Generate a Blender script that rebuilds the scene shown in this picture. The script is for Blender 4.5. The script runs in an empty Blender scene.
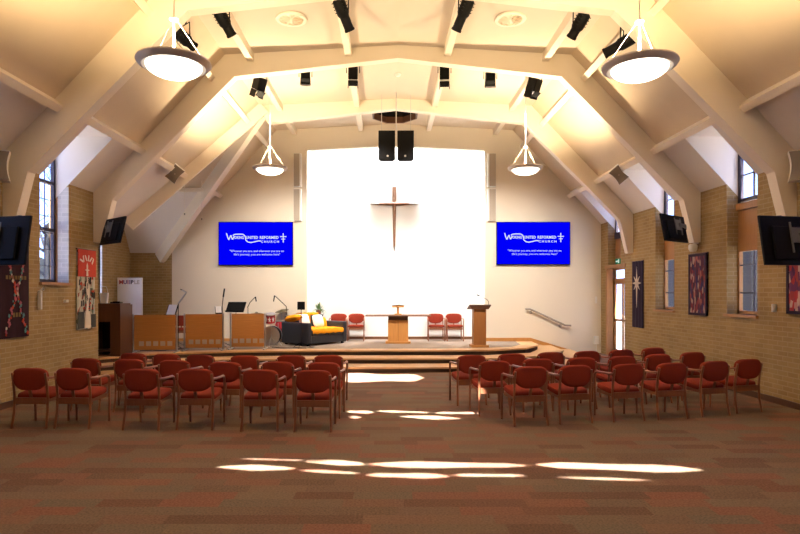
import bpy, bmesh, math, random
from mathutils import Vector, Matrix
random.seed(7)
SC = bpy.context.scene
COL = SC.collection
PI = math.pi
F, VX, VY, CZ = 580.0, 388.0, 292.0, 1.8          # focal length in px, vanishing point, eye height
def P(px, py, d):
    return Vector(((px - VX) / F * d, d, CZ + (VY - py) / F * d))

# ------------------------------------------------------------------ materials
def new_mat(name):
    m = bpy.data.materials.new(name); m.use_nodes = True
    nt = m.node_tree; b = nt.nodes['Principled BSDF']
    return m, nt, b
def mat(name, col, rough=.6, metal=0, var=.08, scale=12, spec=.4, sheen=0):
    m, nt, b = new_mat(name)
    tc = nt.nodes.new('ShaderNodeTexCoord'); nz = nt.nodes.new('ShaderNodeTexNoise')
    nz.inputs['Scale'].default_value = scale; nz.inputs['Detail'].default_value = 3
    nt.links.new(tc.outputs['Object'], nz.inputs['Vector'])
    mx = nt.nodes.new('ShaderNodeMix'); mx.data_type = 'RGBA'
    mx.inputs[6].default_value = tuple(c * (1 - var) for c in col) + (1,)
    mx.inputs[7].default_value = tuple(min(1, c * (1 + var)) for c in col) + (1,)
    nt.links.new(nz.outputs['Fac'], mx.inputs[0]); nt.links.new(mx.outputs[2], b.inputs['Base Color'])
    b.inputs['Roughness'].default_value = rough; b.inputs['Metallic'].default_value = metal
    b.inputs['Specular IOR Level'].default_value = spec
    if sheen: b.inputs['Sheen Weight'].default_value = sheen
    return m
def emit(name, col, s):
    m, nt, b = new_mat(name)
    b.inputs['Base Color'].default_value = (0, 0, 0, 1)
    b.inputs['Emission Color'].default_value = col + (1,); b.inputs['Emission Strength'].default_value = s
    b.inputs['Roughness'].default_value = .7; b.inputs['Specular IOR Level'].default_value = 0
    return m
def wood(name, c1, c2, rough=.45, axis='Z', scale=3.0):
    m, nt, b = new_mat(name)
    tc = nt.nodes.new('ShaderNodeTexCoord'); mp = nt.nodes.new('ShaderNodeMapping')
    s = {'Z': (14, 14, 1), 'X': (1, 14, 14), 'Y': (14, 1, 14)}[axis]
    mp.inputs['Scale'].default_value = s
    nz = nt.nodes.new('ShaderNodeTexNoise'); nz.inputs['Scale'].default_value = scale; nz.inputs['Detail'].default_value = 5
    cr = nt.nodes.new('ShaderNodeValToRGB')
    cr.color_ramp.elements[0].color = c1 + (1,); cr.color_ramp.elements[0].position = .3
    cr.color_ramp.elements[1].color = c2 + (1,); cr.color_ramp.elements[1].position = .7
    nt.links.new(tc.outputs['Object'], mp.inputs['Vector']); nt.links.new(mp.outputs['Vector'], nz.inputs['Vector'])
    nt.links.new(nz.outputs['Fac'], cr.inputs['Fac']); nt.links.new(cr.outputs['Color'], b.inputs['Base Color'])
    b.inputs['Roughness'].default_value = rough
    return m
def brick(name, a, bcol, mortar):
    m, nt, b = new_mat(name)
    tc = nt.nodes.new('ShaderNodeTexCoord'); sp = nt.nodes.new('ShaderNodeSeparateXYZ'); cb = nt.nodes.new('ShaderNodeCombineXYZ')
    ad = nt.nodes.new('ShaderNodeMath'); ad.operation = 'ADD'
    nt.links.new(tc.outputs['Object'], sp.inputs[0])
    nt.links.new(sp.outputs['X'], ad.inputs[0]); nt.links.new(sp.outputs['Y'], ad.inputs[1])
    nt.links.new(ad.outputs[0], cb.inputs['X']); nt.links.new(sp.outputs['Z'], cb.inputs['Y'])
    br = nt.nodes.new('ShaderNodeTexBrick')
    br.inputs['Color1'].default_value = a + (1,); br.inputs['Color2'].default_value = bcol + (1,); br.inputs['Mortar'].default_value = mortar + (1,)
    br.inputs['Scale'].default_value = 1; br.inputs['Mortar Size'].default_value = .008; br.inputs['Mortar Smooth'].default_value = .3
    br.inputs['Brick Width'].default_value = .235; br.inputs['Row Height'].default_value = .078
    nt.links.new(cb.outputs[0], br.inputs['Vector'])
    nz = nt.nodes.new('ShaderNodeTexNoise'); nz.inputs['Scale'].default_value = 1.7; nz.inputs['Detail'].default_value = 6
    nt.links.new(cb.outputs[0], nz.inputs['Vector'])
    mr = nt.nodes.new('ShaderNodeMapRange'); mr.inputs['To Min'].default_value = .72; mr.inputs['To Max'].default_value = 1.22
    nt.links.new(nz.outputs['Fac'], mr.inputs['Value'])
    vm = nt.nodes.new('ShaderNodeVectorMath'); vm.operation = 'SCALE'
    nt.links.new(br.outputs['Color'], vm.inputs[0]); nt.links.new(mr.outputs[0], vm.inputs['Scale'])
    nt.links.new(vm.outputs[0], b.inputs['Base Color'])
    bp = nt.nodes.new('ShaderNodeBump'); bp.inputs['Strength'].default_value = .4; bp.inputs['Distance'].default_value = .01; bp.invert = True
    nt.links.new(br.outputs['Fac'], bp.inputs['Height']); nt.links.new(bp.outputs[0], b.inputs['Normal'])
    b.inputs['Roughness'].default_value = .85; b.inputs['Specular IOR Level'].default_value = .2
    return m
def carpet():
    m, nt, b = new_mat('carpet_tiles')
    N = nt.nodes.new; L = nt.links.new
    tc = N('ShaderNodeTexCoord'); sp = N('ShaderNodeSeparateXYZ'); L(tc.outputs['Object'], sp.inputs[0])
    def mth(op, a, v=None):
        n = N('ShaderNodeMath'); n.operation = op
        L(a, n.inputs[0])
        if v is not None:
            if isinstance(v, (int, float)): n.inputs[1].default_value = v
            else: L(v, n.inputs[1])
        return n.outputs[0]
    row = mth('FLOOR', mth('DIVIDE', sp.outputs['Y'], .18))
    wr = N('ShaderNodeTexWhiteNoise'); wr.noise_dimensions = '1D'; L(row, wr.inputs['W'])
    colx = mth('FLOOR', mth('ADD', mth('DIVIDE', sp.outputs['X'], .52), mth('MULTIPLY', wr.outputs['Value'], 3)))
    cb = N('ShaderNodeCombineXYZ'); L(colx, cb.inputs['X']); L(row, cb.inputs['Y'])
    wn = N('ShaderNodeTexWhiteNoise'); wn.noise_dimensions = '2D'; L(cb.outputs[0], wn.inputs['Vector'])
    nz = N('ShaderNodeTexNoise'); nz.inputs['Scale'].default_value = .7; nz.inputs['Detail'].default_value = 2; L(tc.outputs['Object'], nz.inputs['Vector'])
    mxv = mth('ADD', mth('MULTIPLY', wn.outputs['Value'], .8), mth('MULTIPLY', nz.outputs['Fac'], .2))
    cr = N('ShaderNodeValToRGB'); e = cr.color_ramp.elements
    stops = [(0, (.215, .102, .066)), (.2, (.150, .090, .060)), (.42, (.190, .136, .087)), (.58, (.225, .104, .067)), (.78, (.165, .126, .084)), (1, (.205, .124, .077))]
    e[0].position, e[0].color = stops[0][0], stops[0][1] + (1,); e[1].position, e[1].color = stops[-1][0], stops[-1][1] + (1,)
    for p, c in stops[1:-1]:
        q = e.new(p); q.color = c + (1,)
    L(mxv, cr.inputs['Fac'])
    fz = N('ShaderNodeTexNoise'); fz.inputs['Scale'].default_value = 55; fz.inputs['Detail'].default_value = 3; L(tc.outputs['Object'], fz.inputs['Vector'])
    mr = N('ShaderNodeMapRange'); mr.inputs['To Min'].default_value = .35; mr.inputs['To Max'].default_value = 1.65; L(fz.outputs['Fac'], mr.inputs['Value'])
    vm = N('ShaderNodeVectorMath'); vm.operation = 'SCALE'; L(cr.outputs['Color'], vm.inputs[0]); L(mr.outputs[0], vm.inputs['Scale'])
    L(vm.outputs[0], b.inputs['Base Color'])
    b.inputs['Roughness'].default_value = .95; b.inputs['Specular IOR Level'].default_value = .1
    return m
def mosaic(name, cols, sx, sz, rough=.9):
    """cloth with an abstract patchwork of stretched cells"""
    m, nt, b = new_mat(name); N = nt.nodes.new; L = nt.links.new
    tc = N('ShaderNodeTexCoord'); mp = N('ShaderNodeMapping'); mp.inputs['Scale'].default_value = (sx, sx, sz)
    L(tc.outputs['Object'], mp.inputs['Vector'])
    vo = N('ShaderNodeTexVoronoi'); vo.inputs['Scale'].default_value = 1; L(mp.outputs[0], vo.inputs['Vector'])
    sp = N('ShaderNodeSeparateColor'); L(vo.outputs['Color'], sp.inputs[0])
    cr = N('ShaderNodeValToRGB'); cr.color_ramp.interpolation = 'CONSTANT'; e = cr.color_ramp.elements
    e[0].color = cols[0] + (1,); e[1].position = 1 / len(cols); e[1].color = cols[1] + (1,)
    for i, c in enumerate(cols[2:], 2):
        q = e.new(i / len(cols)); q.color = c + (1,)
    L(sp.outputs[0], cr.inputs['Fac']); L(cr.outputs['Color'], b.inputs['Base Color'])
    b.inputs['Roughness'].default_value = rough
    return m
def glass(name, tint=(1, 1, 1), gl=.06):
    m = bpy.data.materials.new(name); m.use_nodes = True; nt = m.node_tree; nt.nodes.clear()
    o = nt.nodes.new('ShaderNodeOutputMaterial'); mx = nt.nodes.new('ShaderNodeMixShader')
    t = nt.nodes.new('ShaderNodeBsdfTransparent'); g = nt.nodes.new('ShaderNodeBsdfGlossy')
    t.inputs['Color'].default_value = tint + (1,); g.inputs['Roughness'].default_value = .05
    mx.inputs[0].default_value = gl
    nt.links.new(t.outputs[0], mx.inputs[1]); nt.links.new(g.outputs[0], mx.inputs[2]); nt.links.new(mx.outputs[0], o.inputs['Surface'])
    return m

M = {}
M['paint'] = mat('cream_paint', (.74, .66, .54), .7, var=.02, scale=2)
M['beam'] = mat('white_beam_paint', (.84, .75, .61), .6, var=.02, scale=3)
M['panel'] = mat('beige_board', (.64, .525, .38), .8, var=.05, scale=3)
M['plaster'] = mat('white_plaster', (.78, .72, .66), .8, var=.03, scale=3)
M['ceil'] = mat('ceiling_paint', (.66, .57, .46), .8, var=.02, scale=2)
M['white'] = mat('white_wall_paint', (.86, .85, .83), .7, var=.01, scale=2)
M['brick'] = brick('tan_brick', (.375, .255, .11), (.32, .212, .09), (.42, .31, .165))
M['brick2'] = brick('pale_painted_lit_brick', (.62, .58, .54), (.52, .49, .46), (.66, .62, .58))  # pale tone: paint on left window reveals, window light on gable reveal
M['carpet'] = carpet()
M['stagecarpet'] = mat('grey_brown_carpet', (.27, .20, .15), .95, var=.25, scale=60, spec=.1)
M['riser'] = mat('dark_riser_carpet', (.10, .062, .042), .95, var=.2, scale=60, spec=.1)
M['nosing'] = wood('oak_nosing', (.56, .33, .14), (.66, .40, .19), .5, 'X')
M['oak'] = wood('golden_oak', (.50, .22, .055), (.58, .27, .075), .45, 'Z')
M['panelwood'] = wood('beech_panel', (.46, .20, .055), (.53, .245, .07), .45, 'X')
M['window_wood'] = wood('window_timber', (.36, .17, .055), (.43, .21, .07), .5, 'Z')
M['darkoak'] = wood('dark_oak', (.12, .048, .017), (.16, .066, .023), .6, 'X')
M['mahog'] = wood('dark_cabinet_wood', (.085, .032, .014), (.11, .043, .018), .4, 'Z')
M['chairwood'] = wood('red_brown_chair_wood', (.25, .090, .042), (.31, .115, .055), .35, 'Z')
M['fabric'] = mat('red_upholstery', (.27, .042, .023), .9, var=.12, scale=90, spec=.1, sheen=0)
M['black'] = mat('black_plastic', (.006, .006, .0065), .6, var=.05, spec=.12)
M['blackgloss'] = mat('black_gloss', (.005, .005, .006), .45, var=.02, spec=.1)
M['leather'] = mat('black_leather', (.026, .028, .036), .38, var=.15, scale=30)
M['orange'] = mat('orange_throw_cloth', (.80, .30, .012), .95, var=.08, scale=40, spec=.1)
M['cream'] = mat('cream_cushion_cloth', (.80, .76, .68), .95, var=.05, scale=40)
M['steel'] = mat('brushed_steel', (.55, .55, .56), .3, metal=.9, var=.04)
M['silver'] = mat('silver_tile', (.52, .47, .42), .4, metal=.2, var=.04)
M['greybox'] = mat('grey_loudspeaker', (.23, .195, .16), .7, var=.05, scale=200)
M['whiteplastic'] = mat('white_plastic', (.80, .78, .74), .5, var=.02)
M['lamprim'] = mat('lamp_rim_metal', (.66, .60, .55), .45, var=.02)
M['lampglow'] = emit('lamp_diffuser', (1, .90, .74), 3.6)
M['blue'] = emit('screen_blue', (0.0, 0.0, 1.0), .85)
M['scrtext'] = emit('screen_white', (.85, .9, 1), .8)
M['greensign'] = emit('exit_sign_green', (.02, .30, .12), .35)
M['signwhite'] = emit('exit_sign_white', (.8, .9, .8), .8)
M['rail'] = mat('painted_handrail', (.36, .31, .26), .4, metal=.3, var=.04)
M['leaf'] = mat('green_leaf', (.07, .15, .03), .6, var=.4, scale=20)
M['pot'] = mat('brown_pot', (.20, .06, .03), .6)
M['cymbal'] = mat('brass_cymbal', (.10, .075, .035), .4, metal=.4)
M['reddrum'] = mat('red_drum_wrap', (.45, .03, .04), .4)
M['drumskin'] = mat('white_drum_skin', (.78, .76, .72), .5)
M['clear'] = mat('grey_drum_shell', (.20, .19, .18), .35)
M['copper'] = wood('cross_timber', (.13, .050, .018), (.17, .068, .025), .6, 'Z')
M['paper'] = mat('white_paper', (.85, .85, .86), .8, var=.02)
M['cable'] = mat('black_cable', (.012, .012, .012), .6)
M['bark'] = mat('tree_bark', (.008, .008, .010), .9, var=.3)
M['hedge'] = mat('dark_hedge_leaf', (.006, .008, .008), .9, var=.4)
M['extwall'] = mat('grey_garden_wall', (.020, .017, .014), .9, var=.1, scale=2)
M['extground'] = mat('pale_paving', (.42, .41, .39), .9, var=.1, scale=2)
M['frame_dark'] = mat('dark_window_frame', (.045, .035, .05), .5)
M['glass'] = glass('window_glass')
M['abstract'] = mosaic('purple_red_tapestry', [(.05, .012, .05), (.16, .02, .03), (.36, .24, .20), (.03, .018, .09), (.22, .03, .04), (.08, .015, .04), (.34, .10, .09), (.04, .010, .03), (.06, .012, .04)], 26, 9)
M['abstract2'] = mosaic('red_pink_tapestry', [(.07, .012, .07), (.34, .025, .035), (.42, .20, .19), (.27, .03, .04), (.12, .02, .08), (.45, .30, .26)], 16, 9)
M['maroon'] = mat('dark_maroon_cloth', (.026, .004, .010), .95, var=.3, scale=8)
M['treesilk'] = mosaic('cream_forest_cloth', [(.50, .46, .36), (.42, .42, .34), (.56, .50, .40), (.16, .20, .14), (.48, .44, .34), (.30, .08, .05), (.44, .42, .34)], 16, 9)
M['redcloth'] = mat('red_banner_cloth', (.52, .05, .025), .9, var=.1)
M['creamcloth'] = mat('cream_applique', (.70, .62, .50), .9)
M['darkcloth'] = mat('dark_grey_cloth', (.05, .05, .045), .9, var=.3)
M['navy'] = mat('navy_banner_cloth', (.022, .012, .032), .95, var=.1)
M['teal'] = mat('teal_patch', (.10, .24, .23), .9)
M['pinkp'] = mat('pink_patch', (.42, .09, .12), .9)
M['gold'] = mat('gold_patch', (.20, .12, .04), .9)
M['markerred'] = mat('red_marker', (.45, .06, .06), .8)
M['markerviolet'] = mat('violet_marker', (.18, .08, .25), .8)
M['markerblack'] = mat('black_marker', (.05, .04, .06), .8)

M['steel_dull'] = mat('dull_grey_steel', (.16, .155, .15), .5, metal=.3)
M['columngrille'] = mat('beige_grille', (.40, .34, .27), .7, var=.04, scale=200)
# ------------------------------------------------------------------ mesh building
class MB:
    def __init__(s): s.v = []; s.f = []
    def add(s, vs, fs):
        n = len(s.v); s.v += [Vector(p) for p in vs]; s.f += [[i + n for i in f] for f in fs]; return s
    def box(s, x0, x1, y0, y1, z0, z1):
        vs = [(x, y, z) for z in (z0, z1) for y in (y0, y1) for x in (x0, x1)]
        return s.add(vs, [(0, 2, 3, 1), (4, 5, 7, 6), (0, 1, 5, 4), (2, 6, 7, 3), (0, 4, 6, 2), (1, 3, 7, 5)])
    def obox(s, c, size, mt):
        hx, hy, hz = (q / 2 for q in size); c = Vector(c)
        vs = [c + mt @ Vector((x, y, z)) for z in (-hz, hz) for y in (-hy, hy) for x in (-hx, hx)]
        return s.add(vs, [(0, 2, 3, 1), (4, 5, 7, 6), (0, 1, 5, 4), (2, 6, 7, 3), (0, 4, 6, 2), (1, 3, 7, 5)])
    def bar(s, a, b, w, h, up=(0, 0, 1)):
        """rectangular bar from a to b; w across, h along up"""
        a, b = Vector(a), Vector(b); d = (b - a); l = d.length; d.normalize()
        x = d.cross(Vector(up)); x.normalize(); u = x.cross(d)
        mt = Matrix((x, d, u)).transposed()
        return s.obox((a + b) / 2, (w, l, h), mt)
    def prism(s, poly, vec):
        n = len(poly); vec = Vector(vec); a = [Vector(p) for p in poly]; b = [p + vec for p in a]
        return s.add(a + b, [list(range(n))[::-1], list(range(n, 2 * n))] + [(i, (i + 1) % n, n + (i + 1) % n, n + i) for i in range(n)])
    def face(s, poly): return s.add(poly, [list(range(len(poly)))])
    def tube(s, pts, r, n=8, r2=None):
        pts = [Vector(p) for p in pts]; rings = []
        t0 = (pts[1] - pts[0]).normalized()
        ref = Vector((0, 0, 1)) if abs(t0.z) < .9 else Vector((1, 0, 0))
        x = t0.cross(ref).normalized()
        for i, p in enumerate(pts):
            t = (pts[min(i + 1, len(pts) - 1)] - pts[max(i - 1, 0)]).normalized()
            x = (x - t * x.dot(t)).normalized(); y = t.cross(x)
            rr = r if r2 is None else r + (r2 - r) * i / (len(pts) - 1)
            rings.append([p + (x * math.cos(2 * PI * k / n) + y * math.sin(2 * PI * k / n)) * rr for k in range(n)])
        vs = [q for g in rings for q in g]; fs = []
        for i in range(len(pts) - 1):
            for k in range(n):
                fs.append((i * n + k, i * n + (k + 1) % n, (i + 1) * n + (k + 1) % n, (i + 1) * n + k))
        fs.append(list(range(n))[::-1]); fs.append(list(range((len(pts) - 1) * n, len(pts) * n)))
        return s.add(vs, fs)
    def lathe(s, prof, n=24, mt=None, c=(0, 0, 0)):
        c = Vector(c); mt = mt or Matrix.Identity(3); vs = []; fs = []
        for r, z in prof:
            for k in range(n):
                vs.append(c + mt @ Vector((r * math.cos(2 * PI * k / n), r * math.sin(2 * PI * k / n), z)))
        for i in range(len(prof) - 1):
            for k in range(n):
                fs.append((i * n + k, i * n + (k + 1) % n, (i + 1) * n + (k + 1) % n, (i + 1) * n + k))
        if prof[0][0] > 1e-6: fs.append(list(range(n))[::-1])
        if prof[-1][0] > 1e-6: fs.append(list(range((len(prof) - 1) * n, len(prof) * n)))
        return s.add(vs, fs)
    def layers(s, rings):
        """loft between closed rings of equal length, with capped ends"""
        n = len(rings[0]); vs = [q for g in rings for q in g]; fs = []
        for i in range(len(rings) - 1):
            for k in range(n):
                fs.append((i * n + k, i * n + (k + 1) % n, (i + 1) * n + (k + 1) % n, (i + 1) * n + k))
        fs.append(list(range(n))[::-1]); fs.append(list(range((len(rings) - 1) * n, len(rings) * n)))
        return s.add(vs, fs)
    def build(s, name, m, parent=None, smooth=False, bevel=0, weld=False):
        me = bpy.data.meshes.new(name); me.from_pydata([tuple(p) for p in s.v], [], s.f)
        bm = bmesh.new(); bm.from_mesh(me)
        if weld: bmesh.ops.remove_doubles(bm, verts=bm.verts, dist=1e-4)
        bmesh.ops.recalc_face_normals(bm, faces=bm.faces)
        bm.to_mesh(me); bm.free()
        me.materials.append(M[m] if isinstance(m, str) else m)
        if smooth:
            me.polygons.foreach_set('use_smooth', [True] * len(me.polygons))
        o = bpy.data.objects.new(name, me); COL.objects.link(o)
        if smooth and hasattr(me, 'set_sharp_from_angle'): me.set_sharp_from_angle(angle=math.radians(42))
        if bevel:
            b = o.modifiers.new('bevel', 'BEVEL'); b.width = bevel; b.segments = 2; b.limit_method = 'ANGLE'; b.angle_limit = math.radians(50)
        if parent: o.parent = parent
        return o
def tag(o, label=None, cat=None, group=None, kind=None):
    if label: o['label'] = label
    if cat: o['category'] = cat
    if group: o['group'] = group
    if kind: o['kind'] = kind
    return o
def thing(name, label, cat, loc=(0, 0, 0), rz=0, group=None, kind=None):
    o = bpy.data.objects.new(name, None); COL.objects.link(o); o.empty_display_size = .1
    o.location = loc; o.rotation_euler = (0, 0, rz)
    return tag(o, label, cat, group, kind)
def dup(root, loc, rz, label):
    r = root.copy(); COL.objects.link(r); r.location = loc; r.rotation_euler = (0, 0, rz); r['label'] = label
    for ch in list(root.children):
        c = ch.copy(); COL.objects.link(c); c.parent = r
        for g in list(ch.children):
            q = g.copy(); COL.objects.link(q); q.parent = c
    return r
def struct(o): o['kind'] = 'structure'; return o
def RX(a): return Matrix.Rotation(a, 3, 'X')
def RY(a): return Matrix.Rotation(a, 3, 'Y')
def RZ(a): return Matrix.Rotation(a, 3, 'Z')
def text_mesh(body, size, width=None, align='CENTER', bold=0.0, spacing=1.0):
    """flat lettering outline in the XY plane as (verts, faces)"""
    cu = bpy.data.curves.new('lettering', 'FONT'); cu.body = body; cu.size = size; cu.align_x = align; cu.align_y = 'CENTER'
    cu.offset = bold; cu.space_character = spacing; cu.resolution_u = 2
    o = bpy.data.objects.new('lettering', cu); COL.objects.link(o)
    bpy.context.view_layer.update()
    me = bpy.data.meshes.new_from_object(o.evaluated_get(bpy.context.evaluated_depsgraph_get()))
    vs = [v.co.copy() for v in me.vertices]; fs = [list(p.vertices) for p in me.polygons]
    bpy.data.objects.remove(o); bpy.data.curves.remove(cu); bpy.data.meshes.remove(me)
    if width and vs:
        x0 = min(v.x for v in vs); x1 = max(v.x for v in vs); k = width / (x1 - x0)
        for v in vs: v.x = (v.x - (x0 + x1) / 2) * k if align == 'CENTER' else (v.x - x0) * k
    return vs, fs

# ------------------------------------------------------------------ the room
C0 = .2                                # room axis
WL, WR = C0 - 6.12, C0 + 6.08          # side wall faces
ZR, ZK, RK = 6.76, 6.57, 3.48          # ridge height, knee height, knee half width
EZ = 3.80                              # eaves
SL = (ZK - EZ) / (6.1 - RK)
def rel_at(z): return RK + (ZK - z) / SL
def z_at(rel): return ZR - (ZR - ZK) * rel / RK if rel <= RK else ZK - SL * (rel - RK)
DA, DB, DC, DBK, DREC = 8.91, 11.65, 14.86, 17.1, 17.8
Y0 = -3.5
ZT = 4.68                              # dormer heads
XG, DT0, DRG, ZE = -7.6, 13.5, 14.95, 2.95; DW = 11.85   # transept: gable, front, ridge, eaves
STZ = .35

# floor
struct(MB().box(XG, WR + .3, Y0, DREC + .1, -.1, 0).build('floor', 'carpet'))

# sun: direction of travel
EL, AZ = math.radians(58), math.radians(8)
SUN = Vector((-math.sin(AZ) * math.cos(EL), math.cos(AZ) * math.cos(EL), -math.sin(EL)))
def fl(px, py): 
    d = CZ * F / (py - VY); return Vector(((px - VX) / F * d, d, 0))
# shapes of the sun patches on the floor (photo pixels -> floor points)
def lens(x0, y0, x1, y1, h, n=7):
    top = []; bot = []
    for i in range(n + 1):
        t = i / n; w = h * max(0, math.sin(PI * min(1, max(0, t)))) ** .38 * (1 + .22 * math.sin(t * 9 + x0))
        x = x0 + (x1 - x0) * t; y = y0 + (y1 - y0) * t
        top.append((x, y - w / 2)); bot.append((x, y + w / 2))
    return top[:] + bot[-2:0:-1]
patches = [
    lens(217, 467, 296, 468.5, 4.5), lens(240, 458.6, 330, 461.2, 1.0), lens(298, 460.5, 372, 464.5, 4.0), lens(363, 464.3, 528, 465.5, 5.4),
    lens(300, 470.2, 360, 473.4, 2.0), lens(366, 474.8, 450, 476.2, 4.2), lens(452, 475, 526, 475.6, 2.4),
    lens(535, 464.5, 703, 470, 6.6), lens(556, 477.2, 650, 480.2, 1.6),
    lens(347, 411.6, 374, 412.3, 2.6), lens(376, 411, 430, 412.5, 1.8), lens(434, 412.8, 482, 413, 2.0), lens(399, 416.3, 462, 418.6, 3.0),
    lens(350, 417.0, 361, 417.4, 2.2), 
    lens(326, 377.6, 424, 377.8, 8.6, 12),
]
def patch_hole(poly, pt, nrm):
    out = []
    for px, py in poly:
        q = fl(px, py); t = (pt - q).dot(nrm) / SUN.dot(nrm); out.append(q + SUN * t)
    return out
def clip(poly, axis, val, keep_less):
    out = []
    for i in range(len(poly)):
        a, b = poly[i], poly[(i + 1) % len(poly)]
        ia = (a[axis] <= val) == keep_less; ib = (b[axis] <= val) == keep_less
        if ia: out.append(a)
        if ia != ib: out.append(a + (b - a) * ((val - a[axis]) / (b[axis] - a[axis])))
    return out
def sheet_with_holes(name, outer, holes, m):
    bm = bmesh.new(); edges = []
    for loop in [outer] + holes:
        vs = [bm.verts.new(p) for p in loop]
        edges += [bm.edges.new((vs[i], vs[(i + 1) % len(vs)])) for i in range(len(vs))]
    bmesh.ops.triangle_fill(bm, use_beauty=True, use_dissolve=False, edges=edges)
    me = bpy.data.meshes.new(name); bm.to_mesh(me); bm.free(); me.materials.append(M[m])
    o = bpy.data.objects.new(name, me); COL.objects.link(o); return struct(o)

# --- upper ceiling: nearest bay is one flat sheet with unseen slots added to cast the sun patches, the others pitch to a ridge
zf = 6.60; SH = .13
holes = []
for p in patches:
    h = clip(patch_hole(p, Vector((0, 0, zf)), Vector((0, 0, 1))), 0, C0 + 3.44 + SH, True)
    h = clip(h, 0, C0 - 3.40, False)
    if len(h) > 2: holes.append(h)
sheet_with_holes('ceiling_near', [(C0 - 3.452 - SH, Y0, zf), (C0 + 3.452 + SH, Y0, zf), (C0 + 3.452 + SH, DA + .1, zf), (C0 - 3.452 - SH, DA + .1, zf)], holes, 'ceil')
OC = Vector((.19, 15.9, 0)); OR = .62          # octagonal lantern
octo = [(OC.x + OR * math.cos(PI / 8 + k * PI / 4), OC.y + 1.15 * OR * math.sin(PI / 8 + k * PI / 4)) for k in range(8)]
mb = MB()
for (a, b) in ((DA + .1, DB + .1), (DB + .1, DC + .1)):
    for s in (-1, 1):
        mb.face([(C0, a, ZR), (C0 + s * RK, a, ZK), (C0 + s * RK, b, ZK), (C0, b, ZR)])
def zc(x): return z_at(abs(x - C0))
for s in (-1, 1):
    half = [q for q in octo if (q[0] - C0) * s > 1e-6]
    half.sort(key=lambda q: q[1])
    # close the half octagon at the ridge line
    ytop = max(q[1] for q in octo); ybot = min(q[1] for q in octo)
    notch = [(C0, ybot)] + half + [(C0, ytop)]
    poly = [(C0, DC + .1)] + notch + [(C0, DBK), (C0 + s * RK, DBK), (C0 + s * RK, DC + .1)]
    mb.face([(x, y, zc(x)) for x, y in poly])
struct(mb.build('ceiling', 'ceil'))

# --- slopes with dormer slots
slots = {-1: [(4.05, 4.95), (6.95, 7.85), (9.86, 10.75)], 1: [(4.05, 4.95), (6.95, 7.85), (9.86, 10.75), (12.72, 13.62), (15.65, 16.55)]}
XWIN = {-1: WL - .27, 1: WR + .23}
up = MB(); low = MB()
for s in (-1, 1):
    xw = WL if s < 0 else WR
    d1 = DB + .1 if s < 0 else DBK
    dm = DA + .1
    for bay0, bay1, sh in ((Y0, dm, SH), (dm, d1, 0)):
        def xs(z): return C0 + s * (rel_at(z) + sh)
        ez = EZ + sh * SL
        if bay0 == dm or s < 0:
            zt_ = zf if bay0 == Y0 else ZK
            up.face([(xs(zt_), bay0, zt_), (xs(zt_), bay1, zt_), (xs(ZT), bay1, ZT), (xs(ZT), bay0, ZT)])
        edges = [bay0] + [q for sl in slots[s] if bay0 < sl[0] < bay1 for q in sl] + [bay1]
        for i in range(0, len(edges), 2):
            a, b = edges[i] - (.007 if i else 0), edges[i + 1] + (.007 if i < len(edges) - 2 else 0)
            low.face([(xs(ZT), a, ZT), (xs(ZT), b, ZT), (xw, b, ez), (xw, a, ez)])
        for a, b in slots[s]:
            if not bay0 < a < bay1: continue
            xo = XWIN[s] + s * .06
            low.face([(xs(ZT), a, ZT), (xs(ZT), b, ZT), (xo, b, ZT), (xo, a, ZT)])        # dormer head
            for d in (a, b):
                dd = d + (.007 if d == a else -.007); low.face([(xs(ZT), dd, ZT), (xo, dd, ZT), (xo, dd, ez - SL * abs(xo - xw) - .02), (xw, dd, ez - .01)])
# right slope of the nearest bay, with the ends of the slots added for the sun patches
hs = []
n_s = Vector((SL, 0, 1)).normalized()
for p in patches:
    h = clip(patch_hole(p, Vector((C0 + RK + SH, 0, ZK)), n_s), 0, C0 + 3.468 + SH, False)
    if len(h) > 2: hs.append(h)
xs = lambda z: C0 + rel_at(z) + SH
sheet_with_holes('ceiling_slope', [Vector((xs(zf), Y0, zf)), Vector((xs(zf), DA + .1, zf)), Vector((xs(ZT), DA + .1, ZT)), Vector((xs(ZT), Y0, ZT))], hs, 'panel')
# transept on the left: crossing roof with two valleys
xk = C0 - RK
xv = C0 - rel_at(ZE)
def ztr(d): return ZK - (ZK - ZE) * ((d - DRG) / (DBK - DRG) if d > DRG else (DRG - d) / (DRG - DT0))
dT = DRG + (ZK - ZT) / (ZK - ZE) * (DBK - DRG); dTf = DRG - (ZK - ZT) / (ZK - ZE) * (DRG - DT0); xT = C0 - rel_at(ZT)
up.face([(xk, DB + .1, ZK), (xk, DRG, ZK), (xT, dTf, ZT), (xT, DB + .1, ZT)])
low.face([(xT, DB + .1, ZT), (xT, dTf, ZT), (xv, DT0, ZE), (xv, DB + .1, ZE)])
up.face([(xk, DBK, ZK), (xk, DRG, ZK), (xT, dT, ZT), (xT, DBK, ZT)])
low.face([(xT, DBK, ZT), (xT, dT, ZT), (xv, DBK, ZE)])
up.face([(xk, DRG, ZK), (XG, DRG, ZK), (XG, dT, ZT), (xT, dT, ZT)])
low.face([(xT, dT, ZT), (XG, dT, ZT), (XG, DBK, ZE), (xv, DBK, ZE)])
up.face([(xk, DRG, ZK), (XG, DRG, ZK), (XG, dTf, ZT), (xT, dTf, ZT)])
low.face([(xT, dTf, ZT), (XG, dTf, ZT), (XG, DT0, ZE), (xv, DT0, ZE)])
struct(up.build('ceiling_boards', 'panel')); struct(low.build('ceiling_lower', 'plaster'))

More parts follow.
